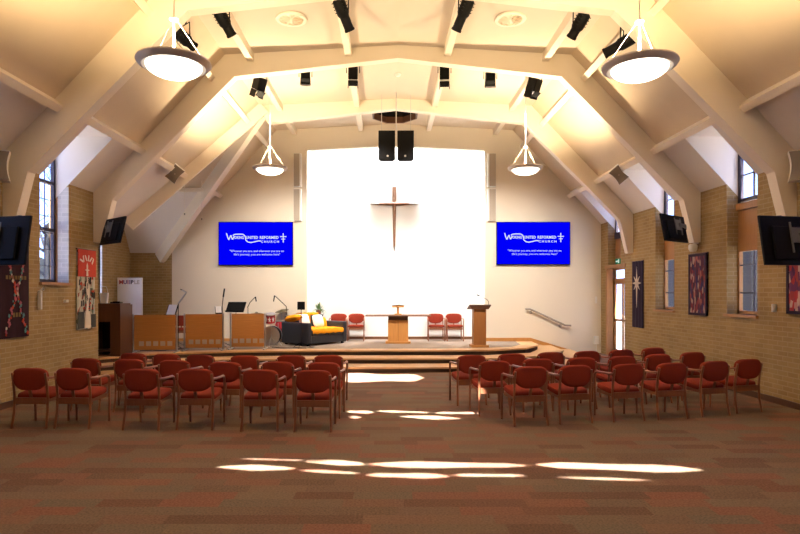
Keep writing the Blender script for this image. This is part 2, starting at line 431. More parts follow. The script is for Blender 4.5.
# --- walls
def side_wall(name, xin, xout, segs):
    mb = MB()
    for y0, y1, z0, z1 in segs: mb.box(min(xin, xout), max(xin, xout), y0, y1, z0, z1)
    return struct(mb.build(name, 'brick'))
ZTOP = EZ + .20
def wall_segs(openings, y_end):
    segs = []; y = Y0
    for a, b, z0 in openings:
        segs.append((y, a, 0, ZTOP)); segs.append((a, b, 0, z0)); y = b
    segs.append((y, y_end, 0, ZTOP)); return segs
side_wall('wall_left', WL, WL - .33, wall_segs([(a, b, 1.97) for a, b in slots[-1]], DW))
seg = wall_segs([(a, b, 1.40) for a, b in slots[1][:-1]], 15.40)
seg += [(15.40, 15.65, 2.5, ZTOP), (15.65, 16.55, 2.5, 2.55), (16.55, 16.72, 2.5, ZTOP), (16.72, DBK + .02, 0, ZTOP)]
side_wall('wall_right', WR, WR + .30, seg)
mb = MB()                                                        # return wall and gable of the transept
mb.box(-6.85, WL - .33, DW - .12, DW, 0, ZE + .4); mb.box(-6.85, -6.70, DW - .12, DT0, 0, ZE + .1); mb.box(XG - .2, -6.70, DT0 - .15, DT0, 0, ZE + .1)
GW = (14.25, 15.42)
for y0, y1, z0, z1 in ((DT0 - .15, GW[0], 0, 4.2), (GW[0], GW[1], 0, 1.3), (GW[0], GW[1], 3.6, 4.2), (GW[1], DBK, 0, 4.2)):
    mb.box(XG - .2, XG, y0, y1, z0, z1)
mb.prism([(XG - .2, DT0 - .15, 4.2), (XG - .2, DBK, 4.2), (XG - .2, DRG, 7.8)], (.2, 0, 0))
struct(mb.build('wall_gable', 'brick'))
struct(MB().box(XG, -6.37, DBK, DBK + .2, 0, ZE + .1).build('wall_back_brick', 'brick'))
RX0, RX1, RZS, RZA = -2.39, 2.86, 5.98, 6.11
mb = MB()
def wface(poly): mb.prism([(x, DBK, z) for x, z in poly], (0, .2, 0))
wface([(-6.37, 0), (RX0, 0), (RX0, z_at(abs(RX0 - C0)) + .2), (xk, ZK + .2), (-6.37, ZE + .6)])
wface([(RX1, 0), (WR + .3, 0), (WR + .3, EZ), (C0 + RK, ZK + .2), (RX1, z_at(RX1 - C0) + .2)])
wface([(RX0, RZS), (C0, RZA), (RX1, RZS), (RX1, 7.0), (RX0, 7.0)])
struct(mb.build('wall_back', 'paint'))
ZRT = 7.5
mb = MB()
mb.box(RX0 - .2, RX1 + .2, DREC, DREC + .2, 0, ZRT)
mb.box(RX0 - .2, RX0, DBK + .2, DREC, 0, ZRT); mb.box(RX1, RX1 + .2, DBK + .2, DREC, 0, ZRT)
mb.box(RX0 - .2, RX1 + .2, DBK + .02, DBK + .2, 6.9, ZRT)
struct(mb.build('wall_recess', 'white'))
struct(MB().box(XG, WR + .3, Y0 - .2, Y0, 0, 7).build('wall_rear', 'darkcloth'))  # unseen rear wall, coloured dark to cut bounce light on the chair backs

# baseboards
mb = MB(); mb.box(WL, WL + .025, Y0, DW, 0, .10); struct(mb.build('baseboard_left', 'mahog'))
mb = MB(); mb.box(WR - .025, WR, Y0, 15.4, 0, .10); struct(mb.build('baseboard_right', 'mahog'))
mb = MB(); mb.box(RX0, RX1, DREC - .02, DREC, STZ, STZ + .085); struct(mb.build('baseboard_recess', 'darkoak'))
mb = MB(); mb.box(-6.37, RX0, DBK - .02, DBK, STZ, STZ + .085); mb.box(RX1, 4.18, DBK - .02, DBK, STZ, STZ + .10)
mb.prism([(4.18, DBK - .02, STZ), (5.36, DBK - .02, .0), (5.5, DBK - .02, .0), (5.5, DBK - .02, .06), (4.2, DBK - .02, STZ + .10), (4.18, DBK - .02, STZ + .10)], (0, .02, 0))
struct(mb.build('baseboard_back', 'oak'))

# --- portal frames
def portal(n, d, left=True, up=0):
    pr = [(0, ZR + .03), (RK + up, ZK + .03), (6.1, EZ + .03 + up), (6.1, 2.80), (5.95, 2.80), (5.74, 3.65), (3.285, 6.13), (0, 6.50)]
    mb = MB()
    R = [(C0 + x if x != 6.1 else WR, d, z) for x, z in pr]
    mb.prism(R, (0, .2, 0))
    if left: Lp = [(C0 - x if x != 6.1 else WL, d, z) for x, z in pr]
    else: Lp = [(C0 - x, d, z) for x, z in [(0, ZR + .03), (RK, ZK + .03), (3.285, 6.13), (0, 6.50)]]
    mb.prism(Lp, (0, .2, 0))
    return struct(mb.build('trim_%d' % n, 'beam', weld=True))
portal(1, DA, up=.14); portal(2, DB); portal(3, DC, left=False)
tn = [3]
def trim(mb, m='beam'):
    tn[0] += 1; return struct(mb.build('trim_%d' % tn[0], m))
# valley rafters of the transept
for dd in (DBK, DT0):
    a = Vector((xk - .02, DRG + (.05 if dd == DBK else -.15), ZK - .16)); b = Vector((xv, dd, ZE - .13)); e = (b - a).normalized()
    trim(MB().bar(a - e * .15, b + e * .04 if dd == DBK else a.lerp(b, .84), .17, .34))
# longitudinal joists and purlins, bay by bay
bays = [(DA + .2, DB), (DB + .2, DC), (DC + .2, DBK)]
for i, (a, b) in enumerate(bays):
    for rl in (-2.96, -1.0, 1.0, 2.96):
        z = z_at(abs(rl)); trim(MB().box(C0 + rl - .065, C0 + rl + .065, a, b, z - .17, z + .02))
def purlin(s, rl, a, b, w=.12, h=.19, sh=0):
    z = z_at(rl); n = Vector((-s * SL, 0, -1)).normalized()
    p = Vector((C0 + s * (rl + sh), a, z)) + n * (h / 2 - .01); q = Vector((C0 + s * (rl + sh), b, z)) + n * (h / 2 - .01)
    return trim(MB().bar(p, q, w, h, up=-n))
RP1, RP2 = 3.84, rel_at(ZT + .04)
for s in (-1, 1):
    purlin(s, RP2, Y0, DA, sh=SH); purlin(s, RP1, Y0, DA, sh=SH)
    for i, (a, b) in enumerate(bays):
        if s > 0:
            purlin(s, RP1, a, b); purlin(s, RP2, a, b)
        elif i == 0:
            purlin(s, RP1, a, b); purlin(s, RP2, a, b)
        elif i == 1:
            purlin(s, RP1, a, b); purlin(s, RP2, a, dTf)
        else:
            purlin(s, RP1, a + .2, b); purlin(s, RP2, dT - .1, b)
trim(MB().bar((XG, dT - .02, ZT - .06), (xT, dT - .02, ZT - .06), .10, .10))

# --- windows
wn = [0]
def window(s, a, b, z0, solid=None):
    """timber or dark framed window set in the wall recess; z0 sill height; solid: (z0, z1) of a boarded panel"""
    wn[0] += 1
    x = XWIN[s]; fr = 'frame_dark' if s < 0 else 'frame_dark'
    o = thing('window_%d' % wn[0], None, None, (x, (a + b) / 2, z0), kind='structure'); h = (b - a) / 2; H = ZT - z0
    def fbox(mb, y0, y1, za, zb, t=.03): mb.box(-t, t, y0, y1, za, zb)
    if s < 0:
        f = MB(); w = .06
        fbox(f, -h, -h + w, 0, H); fbox(f, h - w, h, 0, H); fbox(f, -h, h, 0, w); fbox(f, -h, h, H - w, H)
        for zb in (2.93, 3.79): fbox(f, -h, h, zb - z0 - .03, zb - z0 + .03)
        f.build('frame', 'frame_dark', o)
        mu = MB()
        for k in range(1, 9): fbox(mu, -h, h, k * H / 9 - .006, k * H / 9 + .006, .008)
        for k in (1, 2): fbox(mu, -h + k * 2 * h / 3 - .006, -h + k * 2 * h / 3 + .006, 0, H, .008)
        mu.build('mullion', 'frame_dark', o)
        MB().box(-.004, .004, -h, h, 0, H).build('pane', 'glass', o)
        MB().box(.0, .33, -h - .03, h + .03, -.05, 0).build('sill', 'window_wood', o)
        jb = MB(); fbox(jb, h - .005, h + .03, 0, EZ - z0 - .02, .07); jb.build('jamb', 'window_wood', o)
    else:
        p0, p1 = solid; fm = MB(); w = .05
        fbox(fm, -h, -h + w, 0, p0 - z0); fbox(fm, h - w, h, 0, p0 - z0); fbox(fm, -h, h, 0, .06); fbox(fm, -h, h, p0 - z0 - .06, p0 - z0 + .02)
        fbox(fm, -h, h, p1 - z0 + .0, p1 - z0 + .12, .06)
        fm.build('frame', 'window_wood', o)
        MB().box(-.02, .02, -h, h, p0 - z0, p1 - z0).build('board', 'window_wood', o)
        mu = MB(); fbox(mu, -.012, .012, .05, p0 - z0 - .05, .015)
        for t in (.32, .74): fbox(mu, -h, h, t * (p0 - z0) - .012, t * (p0 - z0) + .012, .015)
        mu.build('mullion', 'frame_dark', o)
        MB().box(-.004, .004, -h, h, .03, p0 - z0).build('pane', 'glass', o)
        uf = MB(); ub = p1 + .14 - z0
        fbox(uf, -h, -h + .06, ub, H); fbox(uf, h - .09, h, ub, H); fbox(uf, -h, h, ub, ub + .07); fbox(uf, -h, h, H - .05, H)
        fbox(uf, -.012, .012, ub, H, .015); fbox(uf, -h, h, ub + .48, ub + .505, .015)
        uf.build('upper_frame', 'frame_dark', o)
        MB().box(-.004, .004, -h, h, ub, H).build('upper_pane', 'glass', o)
        MB().box(-.28, .0, -h - .03, h + .03, -.05, 0).build('sill', 'window_wood', o)
    return o
for a, b in slots[-1]: window(-1, a, b, 1.97)
for a, b in slots[1][:-1]: window(1, a, b, 1.40, (2.6, 3.3))
# upper part over the door
wn[0] += 1
o = thing('window_%d' % wn[0], None, None, (XWIN[1], 16.1, 2.55), kind='structure')
MB().box(-.02, .02, -.45, .45, 0, .75).build('board', 'window_wood', o)
uf = MB(); uf.box(-.05, .05, -.45, .45, .75, .93); uf.box(-.03, .03, -.45, -.39, .93, 2.13); uf.box(-.03, .03, .36, .45, .93, 2.13); uf.box(-.03, .03, -.45, .45, 2.08, 2.13)
uf.build('upper_frame', 'frame_dark', o); MB().box(-.004, .004, -.45, .45, .93, 2.13).build('upper_pane', 'glass', o)
# gable window of the transept (reveal only shows)
wn[0] += 1
o = thing('window_%d' % wn[0], None, None, (XG - .16, sum(GW) / 2, 1.3), kind='structure'); h = (GW[1] - GW[0]) / 2
fm = MB()
for q in ((-h, -h + .06, 0, 2.3), (h - .06, h, 0, 2.3), (-h, h, 0, .06), (-h, h, 2.24, 2.3), (-.03, .03, 0, 2.3)): fm.box(-.03, .03, *q)
fm.build('frame', 'frame_dark', o); MB().box(-.004, .004, -h, h, 0, 2.3).build('pane', 'glass', o)
struct(MB().box(XG - .19, XG + .001, GW[1] - .004, GW[1] + .001, 1.3, 3.6).build('trim_reveal', 'brick2'))  # pale sheet puts the window light on this reveal into its colour
# pale painted far reveals of the left windows
for i, (a, b) in enumerate(slots[-1]):
    struct(MB().box(WL - .24, WL + .001, b - .004, b + .002, 1.97, EZ - .06).build('trim_reveal_%d' % (i + 2), 'brick2'))

# --- side door
dr = thing('door_1', None, None, (XWIN[1], 16.06, 0), kind='structure')
fm = MB()
for y0, y1, z0, z1 in ((-.66, -.58, 0, 2.5), (.58, .66, 0, 2.5), (-.66, .66, 2.42, 2.5), (-.66, .66, 2.10, 2.18)): fm.box(-.05, .05, y0, y1, z0, z1)
fm.build('frame', 'window_wood', dr)
lf = MB()
for y0, y1, z0, z1 in ((-.58, -.48, 0, 2.1), (.50, .58, 0, 2.1), (-.58, .58, 0, .18), (-.58, .58, 2.02, 2.1), (-.58, .58, .98, 1.04), (-.03, .03, .18, 2.02)): lf.box(-.025, .025, y0, y1, z0, z1)
leaf = lf.build('leaf', 'window_wood', dr)
MB().box(-.004, .004, -.5, .52, .18, 2.02).build('pane', 'glass', leaf); MB().box(-.004, .004, -.58, .58, 2.18, 2.42).build('transom_pane', 'glass', dr)
MB().box(-.23, .02, .58, .665, 0, 2.5).build('jamb', 'window_wood', dr)
MB().box(-.25, -.2, -.72, .70, 2.46, 2.56).build('architrave', 'window_wood', dr)
hd = MB(); hd.tube([(-.03, -.03, 1.05), (-.09, -.03, 1.05), (-.09, -.16, 1.05)], .012); hd.build('handle', 'steel', leaf, smooth=True)

# --- stage and steps
S0 = [(XG, 13.52), (-6.69, 13.51), (-6.69, 12.6), (-6.33, 12.74), (-5.6, 13.6), (-3.9, 14.2), (-1.45, 14.42), (.3, 14.42), (2.4, 14.5), (3.55, 15.0), (4.1, 15.9), (4.2, DBK)]
S1 = [(XG, 13.52), (-6.69, 13.51), (-6.69, 12.1), (-6.33, 12.2), (-5.25, 13.0), (-3.7, 13.5), (-1.4, 13.68), (.3, 13.68), (2.6, 13.75), (4.1, 14.45), (4.7, 15.6), (4.76, DBK)]
S2 = [(XG, 13.52), (-6.69, 13.51), (-6.69, 11.9), (-6.3, 11.9), (-5.85, 11.9), (-5.0, 12.3), (-3.5, 12.8), (-1.4, 12.96), (.3, 12.96), (2.8, 13.05), (4.55, 13.8), (5.25, 15.2), (5.32, DBK)]
st = thing('stage_platform', None, None, (0, 0, 0), kind='structure')
def slab(poly, z0, z1, name, m):
    pl = poly + [(XG, DBK)]
    return MB().prism([(x, y, z0) for x, y in pl], (0, 0, z1 - z0)).build(name, m, st)
def inset(poly, w):
    out = []
    for i, p in enumerate(poly):
        a = Vector(poly[max(i - 1, 0)] + (0,)); b = Vector(poly[min(i + 1, len(poly) - 1)] + (0,)); t = (b - a).normalized()
        n = Vector((-t.y, t.x, 0)); q = Vector(p + (0,)) + n * w; out.append((max(q.x, XG), min(q.y, DBK)))
    out[-1] = (out[-1][0], DBK); out[0] = (XG, out[0][1]); return out
slab(S2, 0, .085, 'step', 'riser'); slab(S1, .085, .20, 'step', 'riser'); slab(S0, .20, STZ - .035, 'step', 'riser')
slab(inset(S0, .03), STZ - .036, STZ - .001, 'stage_top', 'stagecarpet')
def nosing(poly, z1, w):
    a = inset(poly, -.03); b = inset(poly, w); mb = MB()
    for i in range(2, len(poly) - 1):
        q = [(a[i][0], a[i][1]), (a[i + 1][0], a[i + 1][1]), (b[i + 1][0], b[i + 1][1]), (b[i][0], b[i][1])]
        mb.prism([(x, y, z1 - .038) for x, y in q], (0, 0, .038))
    return mb.build('nosing', 'nosing', st)
nosing(S0, STZ, .45); nosing(S1, .235, .66); nosing(S2, .12, .66)
# recess floor at stage level
MB().box(RX0 - .2, RX1 + .2, DBK, DREC, .0, STZ - .001).build('recess_floor', 'stagecarpet', st)

# ------------------------------------------------------------------ chairs
def backpad(wt, zt, zb):
    pts = []
    n = 28
    for k in range(n):
        a = 2 * PI * k / n; c, sn = math.cos(a), math.sin(a)
        x = abs(c) ** .55 * (1 if c >= 0 else -1); z = abs(sn) ** (.62 if sn > 0 else .8) * (1 if sn >= 0 else -1)
        zz = z * .115 if z > 0 else z * .18
        w = wt * (1 - .16 * max(0, -z) ** 1.5) * (1 - .05 * max(0, z))
        pts.append((x * w, zz))
    return pts
def make_chair(label, group):
    t = thing('armchair', label, 'chair', group=group)
    zc = .685
    out = backpad(.243, 0, 0); rings = []
    for y, k in ((-.036, .80), (-.030, .93), (-.014, 1.0), (.012, 1.0), (.026, .93), (.030, .8)):
        rings.append([Vector((x * k, -.235 + y - .35 * (zc - .685) - .9 * (.235 ** 2 - (x * k) ** 2) * .6 + .02, zc + z * k)) for x, z in out])
    MB().layers(rings).build('backrest', 'fabric', t, smooth=True)
    # seat cushion
    rings = []
    so = []
    for k in range(28):
        a = 2 * PI * k / 28; c, sn = math.cos(a), math.sin(a)
        so.append((abs(c) ** .4 * (1 if c >= 0 else -1) * .235, abs(sn) ** .4 * (1 if sn >= 0 else -1) * .225))
    for z, k in ((.395, .96), (.41, 1.0), (.445, 1.0), (.462, .96), (.472, .82), (.476, .45)):
        rings.append([Vector((x * k, .02 + y * k, z + .02 * (y * k) / .22)) for x, y in so])
    MB().layers(rings).build('seat', 'fabric', t, smooth=True)
    ap = MB()
    ap.box(-.208, .208, -.222, -.200, .318, .404); ap.box(-.215, -.195, -.2, .22, .34, .398); ap.box(.195, .215, -.2, .22, .34, .398); ap.box(-.205, .205, .215, .235, .34, .398)
    ap.build('seat_frame', 'chairwood', t, bevel=.004)
    for s in (-1, 1):
        MB().tube([(s * .235, -.255, 0), (s * .228, -.215, .2), (s * .226, -.205, .42), (s * .226, -.225, .58), (s * .224, -.255, .735)], .017, 8).build('leg', 'chairwood', t, smooth=True)
        MB().tube([(s * .236, .235, 0), (s * .240, .225, .3), (s * .245, .215, .56)], .016, 8).build('leg', 'chairwood', t, smooth=True)
        MB().tube([(s * .245, .215, .55), (s * .246, .208, .605), (s * .247, .185, .638), (s * .248, .14, .652), (s * .248, 0, .655), (s * .244, -.14, .66), (s * .228, -.235, .672)], .018, 8).build('armrest', 'chairwood', t, smooth=True)
    lk = MB()
    lk.bar((0, -.205, .38), (0, -.245, .56), .04, .012, up=(0, 1, 0))
    lk.build('back_support', 'chairwood', t)
    return t
G_L, G_R, G_S = 'armchairs of the left seating block', 'armchairs of the right seating block', 'armchairs on the stage'
chair_pos = {
    'L': [[(28, 368.2, -3), (71, 368.2, -4), (140, 369.2, -3), (194, 369, -2), (259, 369.8, -1), (312.5, 370.2, -1)],
          [(84, 358.3, -9), (127.5, 359.2, -8), (173, 360.2, -6), (224, 362, -5), (277, 361.7, -3), (323, 362.5, -3)],
          [(131.5, 353.2, -12), (165, 354, -10), (199, 354.8, -8), (243.5, 355.6, -6), (290.5, 355.3, -4), (328, 355.2, -3)]],
    'R': [[(532, 366.7, 9), (577, 365.4, 10), (630, 364.2, 11), (674, 363, 12), (717, 361.2, 14), (750.5, 359.2, 16)],
          [(495.5, 361, 8), (539, 358.7, 9), (583, 357.6, 10), (624, 356.2, 12), (660, 354.2, 14), (694.5, 352.2, 16)],
          [(472.5, 355.2, 8), (513, 353.8, 9), (552, 352.2, 10), (588.5, 351, 12), (623, 349.6, 14), (655, 347.6, 16)]]}
ROW = ['front-facing row nearest the camera', 'middle row', 'row nearest the stage']
ORD = ['first', 'second', 'third', 'fourth', 'fifth', 'sixth']
proto = None
for blk in 'LR':
    for r in range(3):
        for i, (px, ty, yaw) in enumerate(chair_pos[blk][r]):
            d = (CZ - .80) * F / (ty - VY); yw = math.radians(yaw)
            b = Vector(((px - VX) / F * d, d, 0)); fw = Vector((-math.sin(yw), math.cos(yw), 0))
            loc = b + fw * .27
            rown = ['row furthest from the stage', 'middle row', 'row nearest the stage'][r]
            if blk == 'L': lab = 'red wooden armchair in left block, %s, %s from the left wall' % (rown, ORD[i])
            else: lab = 'red wooden armchair in right block, %s, %s from the aisle' % (rown, ORD[i])
            if proto is None:
                proto = make_chair(lab, G_L); proto.location = loc; proto.rotation_euler = (0, 0, yw)
            else:
                c = dup(proto, loc, yw, lab); c['group'] = G_L if blk == 'L' else G_R
for px, lab in ((338.2, 'red armchair against the white wall, partly behind the sofa arm'), (356.1, 'red armchair against white wall between the sofa and the wooden table'),
                (436, 'red armchair on stage just beside the right end of the table'), (454.5, 'red armchair on stage closer to the lectern')):
    c = dup(proto, ((px - VX) / F * 17.3, 17.3, STZ), PI, lab); c['group'] = G_S
for px, d, rz, lab in ((130.5, 15.3, 150, 'red armchair at the back of the stage between dark cabinet and wooden screen'), (181.5, 15.9, 200, 'red armchair seen through the gap between left and middle wooden screens')):
    c = dup(proto, ((px - VX) / F * d, d, STZ), math.radians(rz), lab); c['group'] = G_S

# ------------------------------------------------------------------ pendant lamps
def pendant(px, py, d, label, R=.385):
    c = P(px, py, d) if px is not None else None
    return pendant_at(c, R, label)
def pendant_at(c, R, label):
    o = thing('pendant_lamp', label, 'pendant lamp', c, group='bowl pendant lamps')
    zc_ = z_at(abs(c.x - C0)) if c.y > DA else zf
    top = zc_ - c.z
    rim = [(R * .76, -.02), (R * .84, -.035), (R * .96, -.012), (R, .012), (R * .985, .03), (R * .93, .03), (R * .80, .0), (R * .76, -.005), (R * .76, -.02)]
    MB().lathe(rim, 40).build('rim', 'lamprim', o, smooth=True)
    r0 = R * .75; dp = .125
    MB().lathe([(r0 * math.cos(a), -.02 - dp * math.sin(a)) for a in [i * PI / 2 / 9 for i in range(9)]] + [(0.0, -.02 - dp)], 40).build('diffuser', 'lampglow', o, smooth=True)
    MB().lathe([(r0, -.012), (.0, -.012)], 40).build('reflector', 'whiteplastic', o)
    MB().tube([(0, 0, -.01), (0, 0, .46)], .016, 10, .012).build('stem', 'whiteplastic', o, smooth=True)
    MB().lathe([(.0, .44), (.025, .45), (.045, .47), (.045, .483), (.02, .50), (0, .505)], 20).build('hub', 'whiteplastic', o, smooth=True)
    MB().tube([(0, 0, .5), (0, 0, top)], .007, 6).build('rod', 'whiteplastic', o)
    for k in range(3):
        a = PI / 6 + k * 2 * PI / 3
        MB().tube([(R * .93 * math.cos(a), R * .93 * math.sin(a), .03), (.03 * math.cos(a), .03 * math.sin(a), .47)], .0024, 6).build('stay_wire', 'lamprim', o)
    return o
pl = [pendant_at(P(174, 64, 6.15), .385, 'large glowing bowl pendant lamp hanging nearest, over the left chairs'),
      pendant_at(P(639.5, 66.5, 6.15), .385, 'large glowing bowl pendant lamp hanging nearest, over the right chairs'),
      pendant_at(P(270, 168.5, 12.75), .385, 'small distant bowl pendant lamp above the left blue screen'),
      pendant_at(P(525.5, 168.5, 12.75), .385, 'small distant bowl pendant lamp above the right blue screen')]

# ------------------------------------------------------------------ stage lights
def profile_spot(a, b, label):
    """long ellipsoidal spot; a = back of the housing, b = lens"""
    o = thing('profile_spotlight', label, 'stage light', a, group='long black spotlights')
    d = (b - a); l = d.length; q = d.to_track_quat('Z', 'Y').to_matrix()
    MB().lathe([(0, -.02), (.07, -.02), (.095, .0), (.102, .05), (.102, .22), (.085, .25), (.078, .27)], 18, q).build('housing', 'black', o, smooth=True)
    MB().lathe([(.078, .23), (.078, l - .04), (.086, l - .03), (.086, l), (.066, l), (.066, l - .03), (0, l - .03)], 18, q).build('lens_tube', 'black', o, smooth=True)
    kn = MB()
    for k in range(4): kn.obox(q @ Vector((0, 0, .02 + .05 * k)), (.205, .13, .012), q)
    kn.build('cooling_fin', 'black', o)
    mid = q @ Vector((0, 0, .2)); side = q @ Vector((1, 0, 0)); side = Vector((side.x, side.y, 0)).normalized() * .115
    top = Vector((mid.x, mid.y - .02, max(.12, mid.z + .25)))
    MB().tube([mid + side, top + side, top - side, mid - side], .010, 6).build('yoke', 'black', o)
    zt = zc(a.x + top.x) - a.z if abs(a.x + top.x - C0) < RK else z_at(abs(a.x + top.x - C0)) - a.z
    MB().tube([top, Vector((top.x, top.y, zt))], .014, 6).build('clamp', 'black', o)
    return o
A6 = [((218, 10), (232, 36), 'first'), ((176, 31), (195, 48), 'x'), ((338, 0), (350, 31), ''), ((469, 0), (456, 31), ''), ((585, 14), (571, 38), ''), ((634, 37), (604, 54), '')]
AL = ['long black spotlight under the ceiling at upper left beside the round vent', 'long black spotlight partly behind the large left pendant lamp',
      'long black spotlight left of centre at the top of the ceiling', 'long black spotlight right of centre at the top of the ceiling',
      'long black spotlight at upper right beside the round vent', 'long black spotlight lying low behind the large right pendant lamp']
for (a, b, _), l in zip(A6, AL): profile_spot(P(a[0], a[1], 9.35), P(b[0], b[1], 9.6), l)
def fresnel(px, py0, py1, lean, label):
    d = 12.06; a = P(px, py0, d); b = P(px + lean, py1, d + .12)
    o = thing('fresnel_spotlight', label, 'stage light', a, group='short black spotlights')
    v = b - a; l = v.length; q = v.to_track_quat('Z', 'X').to_matrix()
    m = MB(); m.obox(q @ Vector((0, 0, .12)), (.24, .20, .26), q); m.build('housing', 'black', o, bevel=.02)
    hs_ = o.children[0]; MB().lathe([(.09, .24), (.10, .25), (.10, .285), (.09, .295)], 18, q).build('lens_ring', 'steel', hs_, smooth=True)
    MB().obox(q @ Vector((0, .10, l - .07)), (.20, .012, .15), q @ RX(-.05)).build('barn_door', 'black', hs_)
    MB().obox(q @ Vector((0, -.10, l - .07)), (.20, .012, .15), q @ RX(.05)).build('barn_door', 'black', hs_)
    MB().obox(q @ Vector((-.13, 0, l - .09)), (.012, .18, .13), q @ RY(.6)).build('barn_door', 'black', hs_)
    rl = abs(a.x - C0); zt = z_at(rl) - a.z
    mid = q @ Vector((0, 0, .12))
    MB().tube([mid + Vector((.135, 0, 0)), Vector((.135, 0, .08)), Vector((-.135, 0, .08)), mid - Vector((.135, 0, 0))], .010, 6).build('yoke', 'black', o)
    MB().tube([(0, 0, .08), (0, 0, zt)], .014, 6).build('clamp', 'black', o)
    return o, b
BL = ['short black barn-door spotlight, first from the left along the second beam', 'short black barn-door spotlight, second from the left along the second beam',
      'short black barn-door spotlight hanging just left of the beam apex', 'short black barn-door spotlight hanging just right of the beam apex',
      'short black barn-door spotlight, second from the right along the second beam', 'short black barn-door spotlight, first from the right along the second beam']
fres = []
for (px, y0, y1, ln), l in zip([(261, 78, 97, -5), (305.5, 71, 84.5, 0), (353, 67, 88, 0), (444.5, 67, 89, 0), (490.5, 73, 87, -.5), (536, 79, 98, -6)], BL):
    fres.append(fresnel(px, y0, y1, ln, l))

# ceiling vents, detector, lantern
def vent(px, py, d, label):
    c = P(px, py, d); c.z = zc(c.x)
    o = thing('ceiling_vent', label, 'vent', c, group='round ceiling vents')
    MB().lathe([(.20, -.005), (.215, -.03), (.27, -.025), (.285, .0)], 32).build('rim', 'beam', o, smooth=True)
    MB().lathe([(.0, -.004), (.21, -.004)], 32).build('backing', 'black', o)
    v = MB()
    for k in range(12):
        a = k * PI / 6; v.obox((.12 * math.cos(a), .12 * math.sin(a), -.018), (.17, .034, .006), RZ(a) @ RX(.6))
    v.lathe([(0, -.03), (.03, -.03), (.035, -.012), (0, -.012)], 12)
    v.build('vane', 'beam', o)
vent(291.3, 17, 10.3, 'round white ceiling vent on the left of the ridge'); vent(510.5, 18.5, 10.3, 'round white ceiling vent on the right of the ridge')
c = P(398, 77, 13.2); c.z = zc(c.x)
o = thing('smoke_detector', 'small round smoke detector on the ceiling above the black loudspeakers', 'smoke detector', c)
MB().lathe([(0, -.05), (.04, -.05), (.06, -.03), (.075, -.012), (.075, 0)], 20).build('casing', 'whiteplastic', o, smooth=True)
lt = thing('ceiling_lantern', 'dark octagonal ceiling lantern with wooden rim above the loudspeakers', 'ceiling lantern', (OC.x, OC.y, 6.72))
mb = MB()
def orad(k, r, z): return Vector((r * OR * math.cos(PI / 8 + k * PI / 4), 1.15 * r * OR * math.sin(PI / 8 + k * PI / 4), z))
for k in range(8):
    a = [orad(k, 1.0, 0), orad(k + 1, 1.0, 0), orad(k + 1, 1.08, 0), orad(k, 1.08, 0)]
    mb.prism([p + Vector((0, 0, -.09)) for p in a], (0, 0, .17))
mb.build('rim', 'mahog', lt)
mb = MB()
for k in range(8):
    mb.face([orad(k, 1.02, .05), orad(k + 1, 1.02, .05), orad(k + 1, .9, .75), orad(k, .9, .75)])
mb.face([orad(k, .9, .75) for k in range(8)])
mb.build('shaft', 'black', lt)
mb = MB()
for k in range(8): mb.obox(orad(k, .75, .68), (.05, .05, .02), RZ(k * PI / 4))
mb.build('louvre', 'steel', lt)

# ------------------------------------------------------------------ loudspeakers
for px0, px1, lab in ((378.3, 395.3, 'black box loudspeaker hanging on the left of the suspended pair'), (397.2, 414, 'black box loudspeaker hanging on the right of the suspended pair')):
    d = 14.45; a = P(px0, 159.6, d); b = P(px1, 130.3, d)
    o = thing('hanging_loudspeaker', lab, 'loudspeaker', ((a.x + b.x) / 2, d, a.z), group='suspended loudspeaker pair')
    w = (b.x - a.x) / 2; h = b.z - a.z
    MB().prism([(-w, 0, 0), (w, 0, 0), (w * .75, .22, 0), (-w * .75, .22, 0)], (0, 0, h)).build('cabinet', 'black', o, bevel=.012)
    MB().box(-w + .02, w - .02, -.012, 0, .02, h - .02).build('grille', 'black', o)
    MB().lathe([(0, 0), (.025, 0), (.025, .006), (0, .006)], 12, RX(PI / 2), (0.02 if px0 < 390 else -.01, -.012, .09)).build('badge', 'silver', o)
    cx = o.location.x
    zt = zc(cx) - a.z
    MB().tube([(-.13 if px0 < 390 else .13, .1, h), (-.13 if px0 < 390 else .13, .1, zt)], .006, 6).build('wire', 'steel', o)
d = 14.42
o = tag(MB().tube([P(396.2, 160, d), (P(396.2, 160, d).x, d, zc(.2))], .012, 8).build('suspension_pole', 'steel'), 'thin grey pole hanging between the two black loudspeakers', 'pole')
def wave_speaker(c, w, h, dep, mt, label, name='wall_loudspeaker'):
    o = thing(name, label, 'loudspeaker', c, group='grey waisted loudspeakers')
    out = []
    for k in range(9):
        t = k / 8; out.append((w / 2 * (1 - .22 * math.sin(PI * t)), -h / 2 + h * t))
    poly = out + [(-x, z) for x, z in out[::-1]]
    m = MB().prism([mt @ Vector((x, -dep / 2 + .012, z)) for x, z in poly], mt @ Vector((0, dep, 0))); m.build('cabinet', 'whiteplastic', o, bevel=.008)
    MB().prism([mt @ Vector((x * .94, -dep / 2 - .006, z * .95)) for x, z in poly], mt @ Vector((0, .02, 0))).build('grille', 'greybox', o)
    MB().obox(mt @ Vector((0, -dep / 2 - .008, 0)), (.022, .006, .022), mt).build('badge', 'silver', o)
    MB().tube([mt @ Vector((0, dep / 2, 0)), mt @ Vector((0, dep / 2 + .12, .04))], .02, 8).build('bracket', 'whiteplastic', o)
    return o
wave_speaker(P(-3, 166, 8.6), .34, .45, .20, RZ(.52), 'large grey loudspeaker on the nearest beam post above left television')
wave_speaker(P(801.5, 166, 8.6), .34, .45, .20, RZ(-.55), 'large grey loudspeaker on the nearest beam post above right television')
wave_speaker(P(175, 173.5, 13.35), .28, .38, .18, RZ(.3) @ RX(.3) @ RY(math.radians(38)), 'small grey loudspeaker tilted on the left sloping ceiling')
